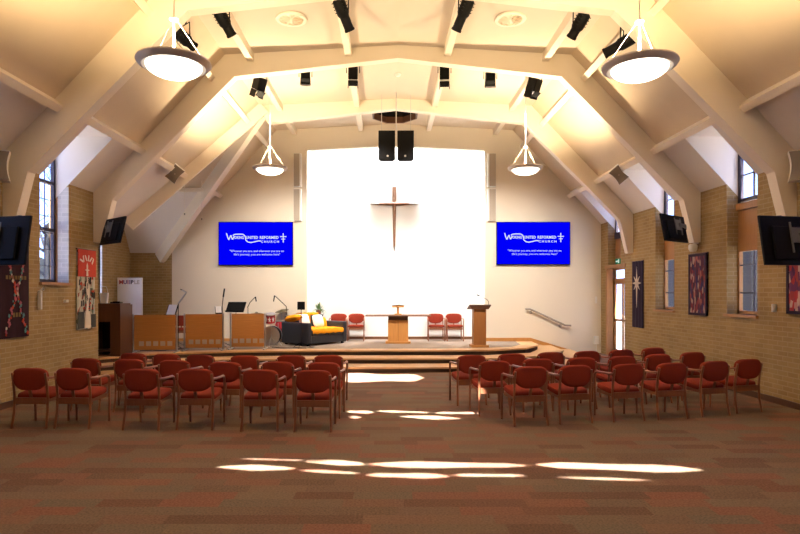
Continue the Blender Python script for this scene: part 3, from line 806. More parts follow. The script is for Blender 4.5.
wave_speaker(P(618.5, 174.5, 13.25), .28, .38, .18, RZ(-.3) @ RX(.3) @ RY(math.radians(-40)), 'small grey loudspeaker tilted on the right sloping ceiling')
for (x0, x1), side in (((293.6, 301.5), 'left'), ((487.5, 496), 'right')):
    for (y0, y1), pos in (((153.3, 186.5), 'upper'), ((188.8, 221), 'lower')):
        a = P(x0, y1, 17.0); b = P(x1, y0, 17.0)
        o = thing('column_loudspeaker', '%s slim beige column loudspeaker on the %s edge of the white recess' % (pos, side), 'loudspeaker', ((a.x + b.x) / 2, DBK, a.z), group='column loudspeakers')
        w = (b.x - a.x) / 2; h = b.z - a.z
        MB().box(-w, w, -.11, 0, 0, h).build('cabinet', 'whiteplastic', o, bevel=.01)
        MB().box(-w + .008, w - .055 if side == 'left' else w - .008, -.118, -.11, .01, h - .01).build('grille', 'columngrille', o) if side == 'left' else MB().box(-w + .055, w - .008, -.118, -.11, .01, h - .01).build('grille', 'columngrille', o)

# ------------------------------------------------------------------ cross
cr = P(394.3, 203.5, DREC - .06)
o = thing('wall_cross', 'slender wooden cross with pointed arms on the white recess wall', 'cross', (cr.x, DREC, cr.z))
k = (DREC - .06) / F
def blade(pts, r0):   # tapered lozenge section along pts [(pos, halfwidth)]
    return pts
def lozenge(axis, stations):
    rings = []
    for t, w, dp in stations:
        if axis == 'Z': rings.append([Vector((-w, -.06, t)), Vector((0, -.06 - dp, t)), Vector((w, -.06, t)), Vector((0, -.0, t))])
        else: rings.append([Vector((t, -.06, -w)), Vector((t, -.06 - dp, 0)), Vector((t, -.06, w)), Vector((t, -.0, 0))])
    return MB().layers(rings)
lozenge('Z', [(-43 * k, .03, .03), (0, .058, .05), (16.5 * k, .062, .05)]).build('upright', 'copper', o)
lozenge('Z', [(-47.5 * k, .012, .012), (-43 * k, .03, .03)]).build('upright_tip', 'steel_dull', o)
lozenge('X', [(-15 * k, .040, .03), (0, .075, .06), (15 * k, .040, .03)]).build('arm', 'copper', o)
lozenge('X', [(-24 * k, .008, .01), (-15 * k, .040, .03)]).build('arm_tip', 'steel_dull', o)
lozenge('X', [(15 * k, .040, .03), (24 * k, .008, .01)]).build('arm_tip', 'steel_dull', o)

# ------------------------------------------------------------------ wall screens
def wall_screen(x0, x1, y0, y1, label):
    d = DBK - .09; a = P(x0, y1, d); b = P(x1, y0, d); W = b.x - a.x; H = b.z - a.z
    o = thing('wall_screen', label, 'screen', ((a.x + b.x) / 2, d, (a.z + b.z) / 2), group='blue wall screens')
    MB().box(-W / 2, W / 2, 0, .06, -H / 2, H / 2).build('casing', 'black', o, bevel=.006)
    e = .018
    ds = MB().box(-W / 2 + e, W / 2 - e, -.004, 0, -H / 2 + e, H / 2 - e).build('display', 'blue', o)
    MB().box(-.2, .2, .06, .09, -.15, .15).build('mount', 'black', o)
    L = MB(); LG = L; L2 = MB(); L3 = MB(); L4 = MB(); L5 = MB(); u = W / 660.0                          # lettering measured on a 660-wide screen
    def put(body, cx, cy, size, width, bold=.0, sp=1.0, L=None):
        fresh = L is None; L = L or MB()
        vs, fs = text_mesh(body, size * u, width * u, bold=bold * u, spacing=sp)
        L.add([Vector((v.x + (cx - 330) * u, -.008, v.y - (cy - 191) * u)) for v in vs], fs)
        if fresh: L.build('logo_word', 'scrtext', ds)
    def ribbon(pts, w, L=LG):
        n = len(pts)
        for i in range(n - 1):
            (xa, ya), (xb, yb) = pts[i], pts[i + 1]; dx, dy = xb - xa, yb - ya; l = math.hypot(dx, dy); nx, ny = -dy / l * w / 2, dx / l * w / 2
            q = [(xa + nx, ya + ny), (xb + nx, yb + ny), (xb - nx, yb - ny), (xa - nx, ya - ny)]
            L.face([((x - 330) * u, -.0085, -(y - 191) * u) for x, y in q])
    ribbon([(72, 100), (84, 140), (92, 158), (104, 132), (112, 118), (118, 140), (126, 156), (140, 126)], 9, L5)
    put('OKING', 183, 139, 34, 84, 1.0, 1.05)
    put('UNITED', 298, 139, 34, 106, 1.0, 1.05)
    put('REFORMED', 450, 139, 34, 166, 1.0, 1.05)
    put('CHURCH', 456, 176, 26, 160, .6, 1.5)
    ribbon([(128, 120), (146, 110), (180, 108), (215, 109), (234, 120), (240, 138), (242, 160), (262, 178), (290, 182), (320, 176), (350, 168), (376, 168)], 9)
    ribbon([(574, 100), (574, 182)], 8, L2); ribbon([(546, 130), (602, 130)], 7, L2)
    ribbon([(556, 152), (592, 152)], 6, L2)
    put('"Whoever you are, and wherever you are on', 340, 258, 25, 478, .1, 1.04, L3)
    put("life's journey, you are welcome here\"", 342, 288, 25, 408, .1, 1.04, L4)
    LG.build('logo_swash', 'scrtext', ds); L5.build('logo_initial', 'scrtext', ds); L2.build('cross_logo', 'scrtext', ds); L3.build('lettering', 'scrtext', ds); L4.build('lettering', 'scrtext', ds)
wall_screen(218.4, 293, 221.8, 265.3, 'wide blue welcome screen on the left of the cross')
wall_screen(496.5, 570.3, 221.8, 264.6, 'wide blue welcome screen on the right of the cross')

# ------------------------------------------------------------------ televisions on the beam posts (seen from behind)
def tv(c, yaw, w, h, tilt, sgn, label, post):
    mt = RZ(yaw) @ RX(tilt)
    o = thing('television', label, 'television', c, group='televisions on brackets')
    m = MB(); m.obox((0, 0, 0), (w, .035, h), mt); m.build('screen', 'blackgloss', o, bevel=.008)
    m = MB(); m.obox(mt @ Vector((0, -.035, -.04)), (w * .72, .03, h * .68), mt); m.build('back_cover', 'black', o, bevel=.02)
    m = MB(); m.obox(mt @ Vector((sgn * .06, -.068, .06)), (.24, .016, .20), mt); mp_ = m.build('mount_plate', 'steel_dull', o, bevel=.004)
    for dx in (-.11, .11):
        m = MB(); m.obox(mt @ Vector((dx + sgn * .06, -.064, .03)), (.025, .012, h * .62), mt); m.build('mount_rail', 'steel_dull', mp_)
    a = mt @ Vector((sgn * .06, -.075, .06)); b = Vector(post) - Vector(c)
    mid = (a + b) / 2 + Vector((0, -.10, 0))
    m = MB(); m.bar(a, mid, .05, .06); m.bar(mid, b, .05, .06); m.build('bracket_arm', 'steel_dull', mp_)
    return o
tv(Vector((5.36, 7.64, CZ + 51.5 / F * 7.6)), math.radians(12), 1.05, .66, -.16, 0, 'large black television seen from behind on the nearest right post', (6.02, 8.93, 2.95))
tv(Vector((-5.19, 7.66, CZ + 51.5 / F * 7.6)), math.radians(-12), 1.05, .66, -.16, 0, 'large black television on the nearest left post above dark banner', (-5.66, 8.93, 2.95))
tv(P(674, 228.5, 11.25), math.radians(38), .92, .53, -.18, 1, 'small black television on the right beam post above the purple banner', (5.99, 11.68, 3.08))
tv(P(113, 231, 11.35), math.radians(-42), .92, .53, -.22, -1, 'small black television on the left beam post above the red banner', (-5.62, 11.68, 3.08))
# little white camera under the right post
c = P(693, 246.5, 11.75)
o = thing('ceiling_camera', 'small white camera fixed under the right beam post above purple banner', 'camera', c)
MB().lathe([(0, -.11), (.06, -.10), (.085, -.05), (.085, .02), (.06, .05), (0, .055)], 18).build('body', 'whiteplastic', o, smooth=True)
MB().tube([(0, 0, .04), (.12, -.02, .09), (.20, .0, .09)], .022, 8).build('arm', 'whiteplastic', o)

# ------------------------------------------------------------------ banners on the walls
def banner(name, s, d0, d1, z0, z1, m, label, cat='banner', thick=.02, edge=None):
    x = (WL + .012) if s < 0 else (WR - .012)
    o = thing(name, label, cat, (x, (d0 + d1) / 2, z0)); w = (d1 - d0) / 2; H = z1 - z0
    n = 14; vs = []; fs = []
    mb = MB()
    fr = []; bk = []
    for i in range(n + 1):
        y = -w + 2 * w * i / n; off = .006 * math.sin(i * 1.7)
        fr.append((-s * (thick + off), y)); bk.append((-s * .0, y))
    prof = fr + bk[::-1]
    mb.prism([(x_, y_, 0) for x_, y_ in prof], (0, 0, H)); mb.build('cloth', m, o)
    MB().tube([(-s * .012, -w - .02, H + .005), (-s * .012, w + .02, H + .005)], .012, 8).build('hanging_rod', 'mahog', o)
    if edge:
        e = MB(); X0, X1 = sorted((-s * .0, -s * (thick + .01)))
        for q in ((-w, -w + .05, 0, H), (w - .05, w, 0, H), (-w, w, 0, .05), (-w, w, H - .05, H)): e.box(X0, X1, *q)
        e.build('border', edge, o)
    return o, w, H, -s * (thick + .012)
# red and cream banner on the left wall
o, w, H, xf = banner('wall_banner', -1, 10.99, 11.66, 1.08, 2.62, 'treesilk', 'tall red and cream forest banner beside the tall left window')
MB().box(*sorted((xf - .004, xf + .004)), -w, w, H * .66, H).build('red_panel', 'redcloth', o)
def put_yz(mb, body, cy, cz, size, width, x, flip=1, rot=0):
    vs, fs = text_mesh(body, size, width)
    mb.add([Vector((x, cy + flip * v.x, cz + v.y)) for v in vs], fs)
for i, (a, b) in enumerate(((-1, 1), (1, -1), (-1, 1), (0, 0), (1, -1), (-1, 1))):
    an = (i - 2.5) * .36; cy_, cz_ = math.sin(an) * .27, H * .80 + math.cos(an) * .15
    MB().prism([(xf, cy_ + q[0] * math.cos(an) + q[1] * math.sin(an), cz_ + q[1] * math.cos(an) - q[0] * math.sin(an)) for q in ((-.02 + .02 * a, .06), (.02 + .02 * a, .06), (.02 + .02 * b, -.06), (-.02 + .02 * b, -.06))], (.006, 0, 0)).build('stroke_applique', 'creamcloth', o)
m = MB()
m.prism([(xf, y, z) for y, z in ((-.03, H * .80), (.0, H * .84), (.03, H * .80), (.025, H * .755), (.09, H * .745), (.03, H * .735), (.04, H * .67), (-.04, H * .67), (-.03, H * .735), (-.09, H * .745), (-.025, H * .755))], (.006, 0, 0))
m.build('applique', 'creamcloth', o)
m = MB()
m.add([Vector((xf + .004, y, z)) for y, z in ((-.04, H * .66), (.10, H * .66), (.07, H * .3), (.16, .02), (-.10, .02), (-.02, H * .3))], [list(range(6))]); m.build('trunk_patch', 'creamcloth', o)
MB().box(*sorted((xf, xf + .004)), -w, -w + .22, 0.02, .34).build('ground_patch', 'darkcloth', o); MB().box(*sorted((xf, xf + .004)), w - .18, w, 0.02, .28).build('ground_patch', 'darkcloth', o)
m = MB()
random.seed(3)
for i in range(26):
    y = random.uniform(-w + .05, w - .05); z = random.uniform(.3, H * .62)
    MB().prism([(xf, y - .022, z), (xf, y + .022, z), (xf, y + .018, z + .11), (xf, y - .018, z + .11)], (.004, 0, 0)).build('figure_patch', 'darkcloth', o)
m = MB()
for i in range(14):
    y = random.uniform(-w + .05, w - .05); z = random.uniform(.35, H * .64)
    MB().prism([(xf, y - .03, z), (xf, y + .03, z), (xf, y, z + .05)], (.006, 0, 0)).build('roof_patch', 'redcloth', o)
# dark maroon banner near left
o, w, H, xf = banner('wall_banner', -1, 8.35, 9.52, 1.08, 2.56, 'maroon', 'dark maroon banner with crossing bands of bright patches, below the television')
random.seed(5)
for t in range(84):
    u = (t // 2) / 41; sgn = 1 if t % 2 else -1
    z = .06 + u * (H - .16); k_ = abs(u - .50); y = .24 + sgn * (.035 + .50 * max(0, k_ - .05))
    y += random.uniform(-.03, .03); g = random.choice(['teal', 'pinkp', 'pinkp', 'teal', 'creamcloth', 'redcloth'])
    s_ = random.uniform(.016, .036); a = random.uniform(0, PI)
    MB().prism([(xf, y + s_ * math.cos(a + k * PI / 2), z + s_ * 1.2 * math.sin(a + k * PI / 2)) for k in range(4)], (.004, 0, 0)).build({'teal': 'teal_patch', 'pinkp': 'pink_patch', 'creamcloth': 'cream_patch', 'redcloth': 'red_patch'}[g], g, o)
for k in range(7): MB().box(*sorted((xf, xf + .004)), -.02 + k * .075, .03 + k * .075, H * .62, H * .62 + .06).build('gold_patch', 'gold', o)
for k in range(3): MB().box(*sorted((xf, xf + .004)), .15 + k * .07, .195 + k * .07, H * .22, H * .22 + .07).build('gold_patch', 'gold', o)
# purple banners on the right wall
banner('wall_banner', 1, 11.36, 12.05, 1.33, 2.57, 'abstract', 'purple and red abstract tapestry under the small right television', edge='navy')
banner('wall_banner', 1, 8.35, 9.09, 1.46, 2.7, 'abstract2', 'red and pink patchwork tapestry below the large right television', edge='navy')
# star banner
o, w, H, xf = banner('wall_banner', 1, 14.22, 14.86, .91, 2.57, 'navy', 'narrow navy banner with a pale long-rayed star beside the door')
m = MB(); cy, cz = 0.0, H * .67
def ray(a, l, wd):
    dy, dz = math.sin(a), math.cos(a)
    m.prism([(xf, cy + dy * l, cz + dz * l), (xf, cy + dz * wd, cz - dy * wd), (xf, cy - dz * wd, cz + dy * wd)], (-.005, 0, 0))
ray(0, .42, .045); ray(PI, .62, .045)
for a in (PI / 2, -PI / 2): ray(a, .26, .05)
for q in range(4): ray(PI / 4 + q * PI / 2, .24, .05)
m.build('star', 'creamcloth', o)
# small white wall fittings
def fitting(name, px, py, s, h, w, label, cat):
    x = WL + .03 if s < 0 else WR - .03
    d = (x) * F / (px - VX); c = Vector((x, d, CZ + (VY - py) / F * d))
    o = thing(name, label, cat, c)
    MB().box(-.03, .03, -w / 2, w / 2, -h / 2, h / 2).build('body', 'whiteplastic', o, bevel=.008)
    return o, h
o, h = fitting('wall_sconce', 40, 300, -1, .32, .045, 'thin white candle-like fitting on the brick below the left window', 'wall fitting')
MB().tube([(.0, 0, h / 2), (.05, .02, h / 2 + .05), (.02, .06, h / 2 + .01)], .014, 6).build('hook', 'whiteplastic', o)
fitting('wall_socket', 66, 301, -1, .05, .09, 'small white socket on brick between left window and red banner', 'wall fitting')
fitting('wall_switch', 774, 308, 1, .13, .045, 'small white fitting on the brick right of the near window', 'wall fitting')
c = P(596, 340, DBK); o = thing('wall_socket', 'white socket box low on the back wall beside the door corner', 'wall fitting', (c.x, DBK, c.z))
MB().box(-.07, .07, -.07, 0, -.12, .12).build('cover', 'whiteplastic', o, bevel=.01); MB().tube([(0, -.03, -.12), (0, -.03, -c.z + .02)], .012, 6).build('conduit', 'whiteplastic', o)
c = P(597, 300, DBK); o = thing('wall_switch', 'narrow white switch plate on the corner above the socket box', 'wall fitting', (c.x - .03, DBK, c.z)); MB().box(-.03, .03, -.015, 0, -.1, .1).build('plate', 'whiteplastic', o)
MB().box(-.012, .012, -.025, -.015, -.03, .03).build('rocker', 'whiteplastic', o)
# exit sign
c = Vector((WR - .02, 15.55, 2.68)); o = thing('exit_sign', 'green exit sign above the side door', 'sign', (XWIN[1] - .05, 16.28, 2.66))
MB().box(-.02, .02, -.15, .15, -.075, .075).build('plate', 'greensign', o)
m = MB(); m.box(-.024, -.02, .02, .12, -.015, .015); m.prism([(-.024, .02, -.04), (-.024, .02, .04), (-.024, -.03, 0)], (.004, 0, 0)); m.box(-.024, -.02, -.12, -.06, -.05, .05); m.build('symbol', 'signwhite', o)
# handrail
a0, a1, a2, a3 = P(525.5, 309, 17.0), P(530, 309, 17.0), P(565, 325.2, 17.0), P(571, 325.6, 17.0)
o = thing('handrail', 'sloping grey handrail on the cream back wall beside the steps', 'handrail', (a1.x, DBK, a1.z))
off = Vector((a1.x, DBK, a1.z))
MB().tube([a0 - off, a1 - off, a2 - off, a3 - off], .028, 10).build('rail', 'rail', o, smooth=True)
for px, py in ((531.5, 312.5), (561, 326)):
    q = P(px, py, 17.0) - off; m = MB(); m.tube([(q.x, -.1, q.z + .07), (q.x, -.1, q.z), (q.x, 0, q.z)], .014, 8); m.lathe([(0, 0), (.045, 0), (.045, .02), (0, .02)], 14, RX(PI / 2), (q.x, 0, q.z)); m.build('bracket', 'rail', o)
# pull cords by the transept
for px, y0, y1, d, lab in ((184.6, 177, 213, 15.95, 'thin pull cord hanging from the sloping ceiling, on the left of two'), (201.8, 190, 218, 15.75, 'thin pull cord hanging from the sloping ceiling, on the right of two')):
    a = P(px, y1, d); zt = P(px, y0, d).z
    o = thing('pull_cord', lab, 'cord', a, group='ceiling pull cords')
    MB().tube([(0, 0, 0), (0, 0, zt - a.z + .25)], .006, 6).build('cord', 'paint', o); MB().lathe([(0, -.06), (.018, -.05), (.02, -.01), (0, 0)], 10).build('toggle', 'greybox', o)

# ------------------------------------------------------------------ stage furniture
def on_stage(px, d): return Vector(((px - VX) / F * d, d, STZ))
# communion table
p = on_stage(398, 16.55); o = thing('communion_table', 'wooden table with thin wide top on a golden block pedestal', 'table', p)
MB().box(-.92, .92, -.36, .36, .765, .80).build('table_top', 'darkoak', o, bevel=.004)
MB().box(-.285, .285, -.20, .20, .065, .66).build('pedestal', 'oak', o, bevel=.004)
MB().box(-.003, .003, -.203, -.199, .07, .65).build('pedestal_joint', 'darkoak', o)
MB().box(-.28, .28, -.19, .19, .66, .765).build('apron', 'darkoak', o)
MB().box(-.35, .35, -.26, .26, 0, .065).build('base', 'oak', o, bevel=.006)
q = P(398, 313.7, 16.5); q.z = STZ + .80
o = thing('book_stand', 'small wooden book stand in the middle of the wooden table', 'book stand', q)
MB().box(-.10, .10, -.07, .07, 0, .035).build('base', 'oak', o, bevel=.004); MB().box(-.03, .03, -.025, .025, .035, .25).build('stem', 'oak', o); MB().obox((0, 0, .26), (.34, .02, .16), RX(math.radians(-62))).build('rest', 'oak', o)
o = thing('open_book', 'open book lying on the small wooden book stand', 'book', (q.x, q.y, q.z + .30))
for s in (-1, 1): MB().obox((s * .095, -.0, .012 + .0), (.19, .15, .022), RX(math.radians(22)) @ RY(s * .10)).build('page_block', 'paper' if s < 0 else 'creamcloth', o)
# lectern
p = on_stage(479, 15.35); o = thing('lectern', 'tall wooden lectern with dark slanted top on the right of the stage', 'lectern', p)
MB().box(-.165, .165, -.15, .15, .06, 1.0).build('column', 'oak_dark', o, bevel=.004) if 'oak_dark' in M else None
M['oak_dark'] = wood('brown_oak', (.30, .125, .035), (.36, .155, .045), .45, 'Z')
for ch in list(o.children): bpy.data.objects.remove(ch)
MB().box(-.165, .165, -.15, .15, .06, 1.0).build('column', 'oak_dark', o, bevel=.004)
MB().box(-.23, .23, -.21, .21, 0, .06).build('base', 'oak', o, bevel=.004)
MB().obox((0, 0, 1.055), (.57, .44, .03), RX(math.radians(-14))).build('desk_top', 'mahog', o, bevel=.004)
MB().prism([(-.22, -.2, 1.0), (.22, -.2, 1.0), (.28, -.2, 1.085), (-.28, -.2, 1.085)], (0, .02, 0)).build('desk_lip', 'mahog', o)
gn = MB().tube([(.26, .05, 1.06), (.265, .05, 1.18), (.23, .03, 1.24), (.06, -.02, 1.33), (-.05, -.05, 1.37)], .007, 6).build('gooseneck', 'black', o)
MB().tube([(.0, -.036, 1.352), (-.07, -.055, 1.378)], .016, 8).build('microphone', 'black', gn)
# wooden screens with silver squares
def wood_screen(px0, px1, d, yaw, label):
    a = on_stage((px0 + px1) / 2, d); o = thing('wooden_screen', label, 'screen panel', a, yaw, 'wooden stage screens')
    W = (px1 - px0) / F * d / math.cos(yaw); w = W / 2
    MB().box(-w + .03, w - .03, -.015, .015, .06, .90).build('board', 'panelwood', o, bevel=.003)
    for s in (-1, 1):
        MB().tube([(s * w, 0, .012), (s * w, 0, .92)], .020, 10).build('post', 'steel', o, smooth=True)
        MB().box(s * w - .025, s * w + .025, -.22, .22, 0, .022).build('foot', 'steel', o)
    for k in range(5):
        x = (k - 2) * .165 + .02
        MB().box(x - .056, x + .056, -.021, -.015, .155, .267).build('square', 'silver', o)
wood_screen(134, 176, 13.95, math.radians(6), 'wooden screen with silver squares, first from the dark cabinet')
wood_screen(185, 222.8, 14.45, math.radians(5), 'wooden screen with silver squares in the middle of three')
wood_screen(230.8, 265, 14.75, math.radians(2), 'wooden screen with silver squares closest to the drums')
# dark console cabinet
o = thing('console_cabinet', 'dark brown wooden cabinet with open black bay at far left of stage', 'cabinet', (-6.5, 13.35, STZ))
x1 = (130.5 - VX) / F * 13.57 + 6.5; x0 = -.17
m = MB(); m.box(x0, x1, -.28, .22, 0, .03); m.box(x0, x1, -.30, .22, 1.16, 1.19); m.box(x1 - .03, x1, -.30, .22, 0, 1.16); m.box(x0, x0 + .03, -.30, .22, 0, 1.16); m.box(x0, x1, .32, .22, 0, 1.16)
m.box(.27, x1 - .03, -.30, -.28, 0, 1.16); m.box(x0 + .03, .27, -.30, -.28, .78, 1.16); m.box(.24, .27, -.28, .19, 0, .78)
m.build('body', 'mahog', o)
MB().box(x0 + .03, .24, .14, .16, .03, .78).build('inner_panel', 'black', o)
MB().box(x0 + .03, .24, -.25, .12, .10, .14).build('shelf', 'mahog', o)
q = Vector(((103.3 - VX) / F * 13.35, 13.35, STZ + 1.19))
o = thing('paper_rack', 'pale paper holder standing on the dark cabinet', 'paper holder', q)
MB().prism([(-.07, 0, 0), (.07, 0, 0), (.09, 0, .24), (-.09, 0, .24)], (0, .08, 0)).build('sheet', 'paper', o)
MB().tube([(.05, .1, 0), (.05, .1, .3), (.03, .08, .38), (-.06, .02, .40)], .007, 6).build('gooseneck', 'steel', o)
q = Vector(((116.5 - VX) / F * 13.3, 13.3, STZ + 1.19))
o = thing('control_box', 'flat black control box on top of the dark cabinet', 'control box', q); MB().box(-.11, .11, -.08, .08, 0, .03).build('casing', 'black', o, bevel=.005); MB().box(-.06, .06, -.05, .05, .03, .045).build('keypad', 'blackgloss', o)
# whiteboard
p = on_stage(130, 16.2); o = thing('whiteboard_easel', 'white flip board with coloured lettering on an easel, brick behind', 'whiteboard', p, math.radians(4))
zb, ztp = .70, 1.83
w = 11.4 / F * 16.2
MB().box(-w, w, -.01, .01, zb, ztp).build('board', 'paper', o)
m = MB()
for q in ((-w - .02, -w + .005, zb - .02, ztp + .02), (w - .005, w + .02, zb - .02, ztp + .02), (-w, w, zb - .02, zb + .005), (-w, w, ztp - .005, ztp + .02)): m.box(q[0], q[1], -.02, .018, q[2], q[3])
m.build('frame', 'whiteplastic', o)
for body, cx, mk, nm in (('M', -.235, 'markerred', 'red_letter'), ('U', -.125, 'markerviolet', 'violet_letter'), ('I', -.05, 'markerred', 'red_letter'), ('I', .0, 'markerviolet', 'violet_letter'), ('P', .06, 'markerblack', 'black_letter'), ('L', .15, 'silver', 'grey_letter'), ('E', .225, 'silver', 'grey_letter')):
    vs, fs = text_mesh(body, .15, bold=.006); MB().add([Vector((cx + v.x, -.0125, 1.72 + v.y)) for v in vs], fs).build(nm, mk, o)
for s in (-1, 1): MB().tube([(s * .18, .0, zb), (s * .26, -.18, 0)], .014, 8).build('leg', 'black', o)
MB().tube([(0, .02, zb + .5), (0, .42, 0)], .014, 8).build('leg', 'black', o)

# stands and microphones
def tripod(mb_, h, r=.009, sp=.24):
    mb_.tube([(0, 0, .06), (0, 0, h)], r, 8)
def tripod_legs(o, sp=.24):
    for k in range(3):
        a = k * 2 * PI / 3 + .4; MB().tube([(0, 0, .14), (sp * math.cos(a), sp * math.sin(a), .008)], .008, 6).build('leg', 'black', o)
def music_stand(px, d, ztop, yaw, w, h, tilt, label, paper=False):
    p = on_stage(px, d); o = thing('music_stand', label, 'music stand', p, yaw, 'music stands on the stage')
    m = MB(); tripod(m, ztop - .05); m.build('pole', 'black', o); tripod_legs(o)
    MB().obox((0, 0, ztop + .05), (w, .014, h), RX(tilt)).build('desk', 'black', o)
    MB().obox(RX(tilt) @ Vector((0, -.03, -h / 2)) + Vector((0, 0, ztop + .05)), (w, .06, .012), RX(tilt)).build('ledge', 'black', o)
    if paper: MB().obox(RX(tilt) @ Vector((0, -.012, .01)) + Vector((0, 0, ztop + .05)), (w * .85, .006, h * .95), RX(tilt)).build('sheet', 'paper', o)
    return o
music_stand(172, 14.9, .93, math.radians(-18), .30, .30, math.radians(-25), 'music stand holding white paper behind the left wooden screen', True)
music_stand(218.5, 15.0, .93, math.radians(25), .17, .20, math.radians(-25), 'small stand with white sheet behind the middle wooden screen', True)
music_stand(236, 15.45, 1.0, math.radians(-8), .50, .33, math.radians(-38), 'wide black music stand tilted above the drum-side wooden screen')
def mic_stand(px, d, pts, label, head=.02, chrome=False):
    """pts: pixel points of the boom, the last is the microphone tip"""
    p = on_stage(px, d); o = thing('microphone_stand', label, 'microphone stand', p, 0, 'microphone stands on the stage')
    w = [P(x, y, d) - p for x, y in pts]
    m = MB(); m.tube([(0, 0, .06), (0, 0, w[0].z), w[0]] if (w[0] - Vector((0, 0, w[0].z))).length > .01 else [(0, 0, .06), w[0]], .010, 8); m.build('pole', 'black', o); tripod_legs(o, .26)
    m = MB(); m.tube(w[:-1], .020 if chrome else .011, 8); bo = m.build('boom', 'steel' if chrome else 'black', o)
    m = MB(); m.tube([w[-2], w[-1]], head, 10); m.build('microphone', 'black', bo, smooth=True)
    return o
mic_stand(178.3, 15.05, [(178.3, 303.5), (185, 294.2), (186.3, 292.5), (182, 290), (180.5, 289.3)], 'silver boom microphone stand rising behind the left wooden screen', .012, True)
mic_stand(222.3, 15.25, [(222.3, 305), (223.2, 297), (224.5, 288.5)], 'upright black microphone stand behind the middle wooden screen', .020)
mic_stand(248, 15.9, [(247.5, 307.5), (250, 302.5), (255.5, 296.8), (256.2, 301.5)], 'boom microphone stand leaning over drums from the left', .016)
mic_stand(286.5, 16.5, [(286.3, 306.5), (280, 300.5), (274.5, 295.5), (273.6, 301.5)], 'boom microphone stand leaning over drums from the right', .016)
# drums
def drum(name, c, r, l, mt, m, label, skin='drumskin', group='drum kit'):
    o = thing(name, label, 'drum', c, group=group)
    sh = MB().lathe([(r, -l / 2), (r, l / 2)], 28, mt).build('shell', m, o, smooth=True)
    for s in (-1, 1):
        MB().lathe([(0, s * l / 2), (r * .97, s * l / 2)], 28, mt).build('head', skin, sh)
        MB().lathe([(r, s * l / 2 - .012), (r + .012, s * l / 2 - .012), (r + .012, s * l / 2 + .012), (r * .96, s * l / 2 + .012)], 28, mt).build('hoop', 'steel', sh, smooth=True)
    return o
dk = 15.7
c = P(272.5, 336, 15.9); o = drum('bass_drum', Vector((c.x - .03, 15.9, STZ + .26)), .25, .36, RX(PI / 2) @ RY(0), 'black', 'dark bass drum between wooden screen and sofa', 'clear')
for s in (-1, 1): MB().tube([(s * .22, -.15, -.12), (s * .32, -.2, -.255)], .010, 6).build('spur', 'steel', o)
c = P(270.5, 318.5, 15.45); o = drum('tom_drum', c, .125, .24, RX(.25), 'reddrum', 'red and white starred tom drum beside the wooden screen')
m = MB()
for k in range(3):
    a = -PI / 2 + (k - 1) * .75
    ctr = Vector((.127 * math.cos(a), .127 * math.sin(a), 0)); t = Vector((-math.sin(a), math.cos(a), 0)); z = Vector((0, 0, 1)); nn = Vector((math.cos(a), math.sin(a), 0))
    pts = []
    for j in range(10):
        rr = .085 if j % 2 == 0 else .034; b = PI / 2 + j * PI / 5
        pts.append(RX(.25) @ (ctr + t * (rr * .5 * math.cos(b)) + z * (rr * math.sin(b)) + nn * .004))
    m.prism(pts, RX(.25) @ (nn * .004))
m.build('star', 'drumskin', o)
MB().tube([(0, .05, -.1), (0, .05, STZ - c.z + .02)], .012, 8).build('stand', 'steel', o)
for k in range(3):
    a = k * 2 * PI / 3 + .5; MB().tube([(0, .05, STZ - c.z + .25), (.2 * math.cos(a), .05 + .2 * math.sin(a), STZ - c.z + .01)], .009, 6).build('leg', 'steel', o)
c = P(280.5, 329, 16.5); o = drum('floor_tom', Vector((c.x, 16.5, STZ + .47)), .15, .30, RX(0), 'reddrum', 'red floor tom drum on legs behind the sofa end')
for k in range(3):
    a = k * 2 * PI / 3 + .3; MB().tube([(.16 * math.cos(a), .16 * math.sin(a), .1), (.17 * math.cos(a), .17 * math.sin(a), -.465)], .009, 6).build('leg', 'steel', o)
def cymbal(px, py, d, r, mt, label):
    c = P(px, py, d); o = thing('cymbal_stand', label, 'cymbal', (c.x, d, STZ), group='drum kit')
    z = c.z - STZ
    MB().lathe([(0, .035), (.03, .03), (.045, .012), (r, -.012), (r, -.016), (.045, .006), (0, .02)], 28, mt, (0, 0, z)).build('cymbal', 'cymbal', o, smooth=True)
    MB().tube([(0, 0, .1), (0, 0, z + .06)], .010, 8).build('pole', 'steel', o)
    for k in range(3):
        a = k * 2 * PI / 3; MB().tube([(0, 0, .3), (.22 * math.cos(a), .22 * math.sin(a), .008)], .009, 6).build('leg', 'steel', o)
cymbal(281.8, 310.6, 16.85, .2, RY(math.radians(-12)) @ RX(math.radians(14)), 'tilted brass cymbal above the left arm of the sofa')
cymbal(256.5, 313.2, 16.3, .17, RX(math.radians(5)), 'flat brass cymbal just above the top of drum-side screen')
# small black speaker on a pole
p = on_stage(301.2, 15.05); o = thing('speaker_stand', 'small black square monitor on a thin pole before the sofa', 'monitor stand', p)
MB().box(-.095, .095, -.05, .05, .99, 1.20).build('cabinet', 'black', o, bevel=.008); m = MB(); tripod(m, 1.0); m.build('pole', 'black', o); tripod_legs(o, .28)
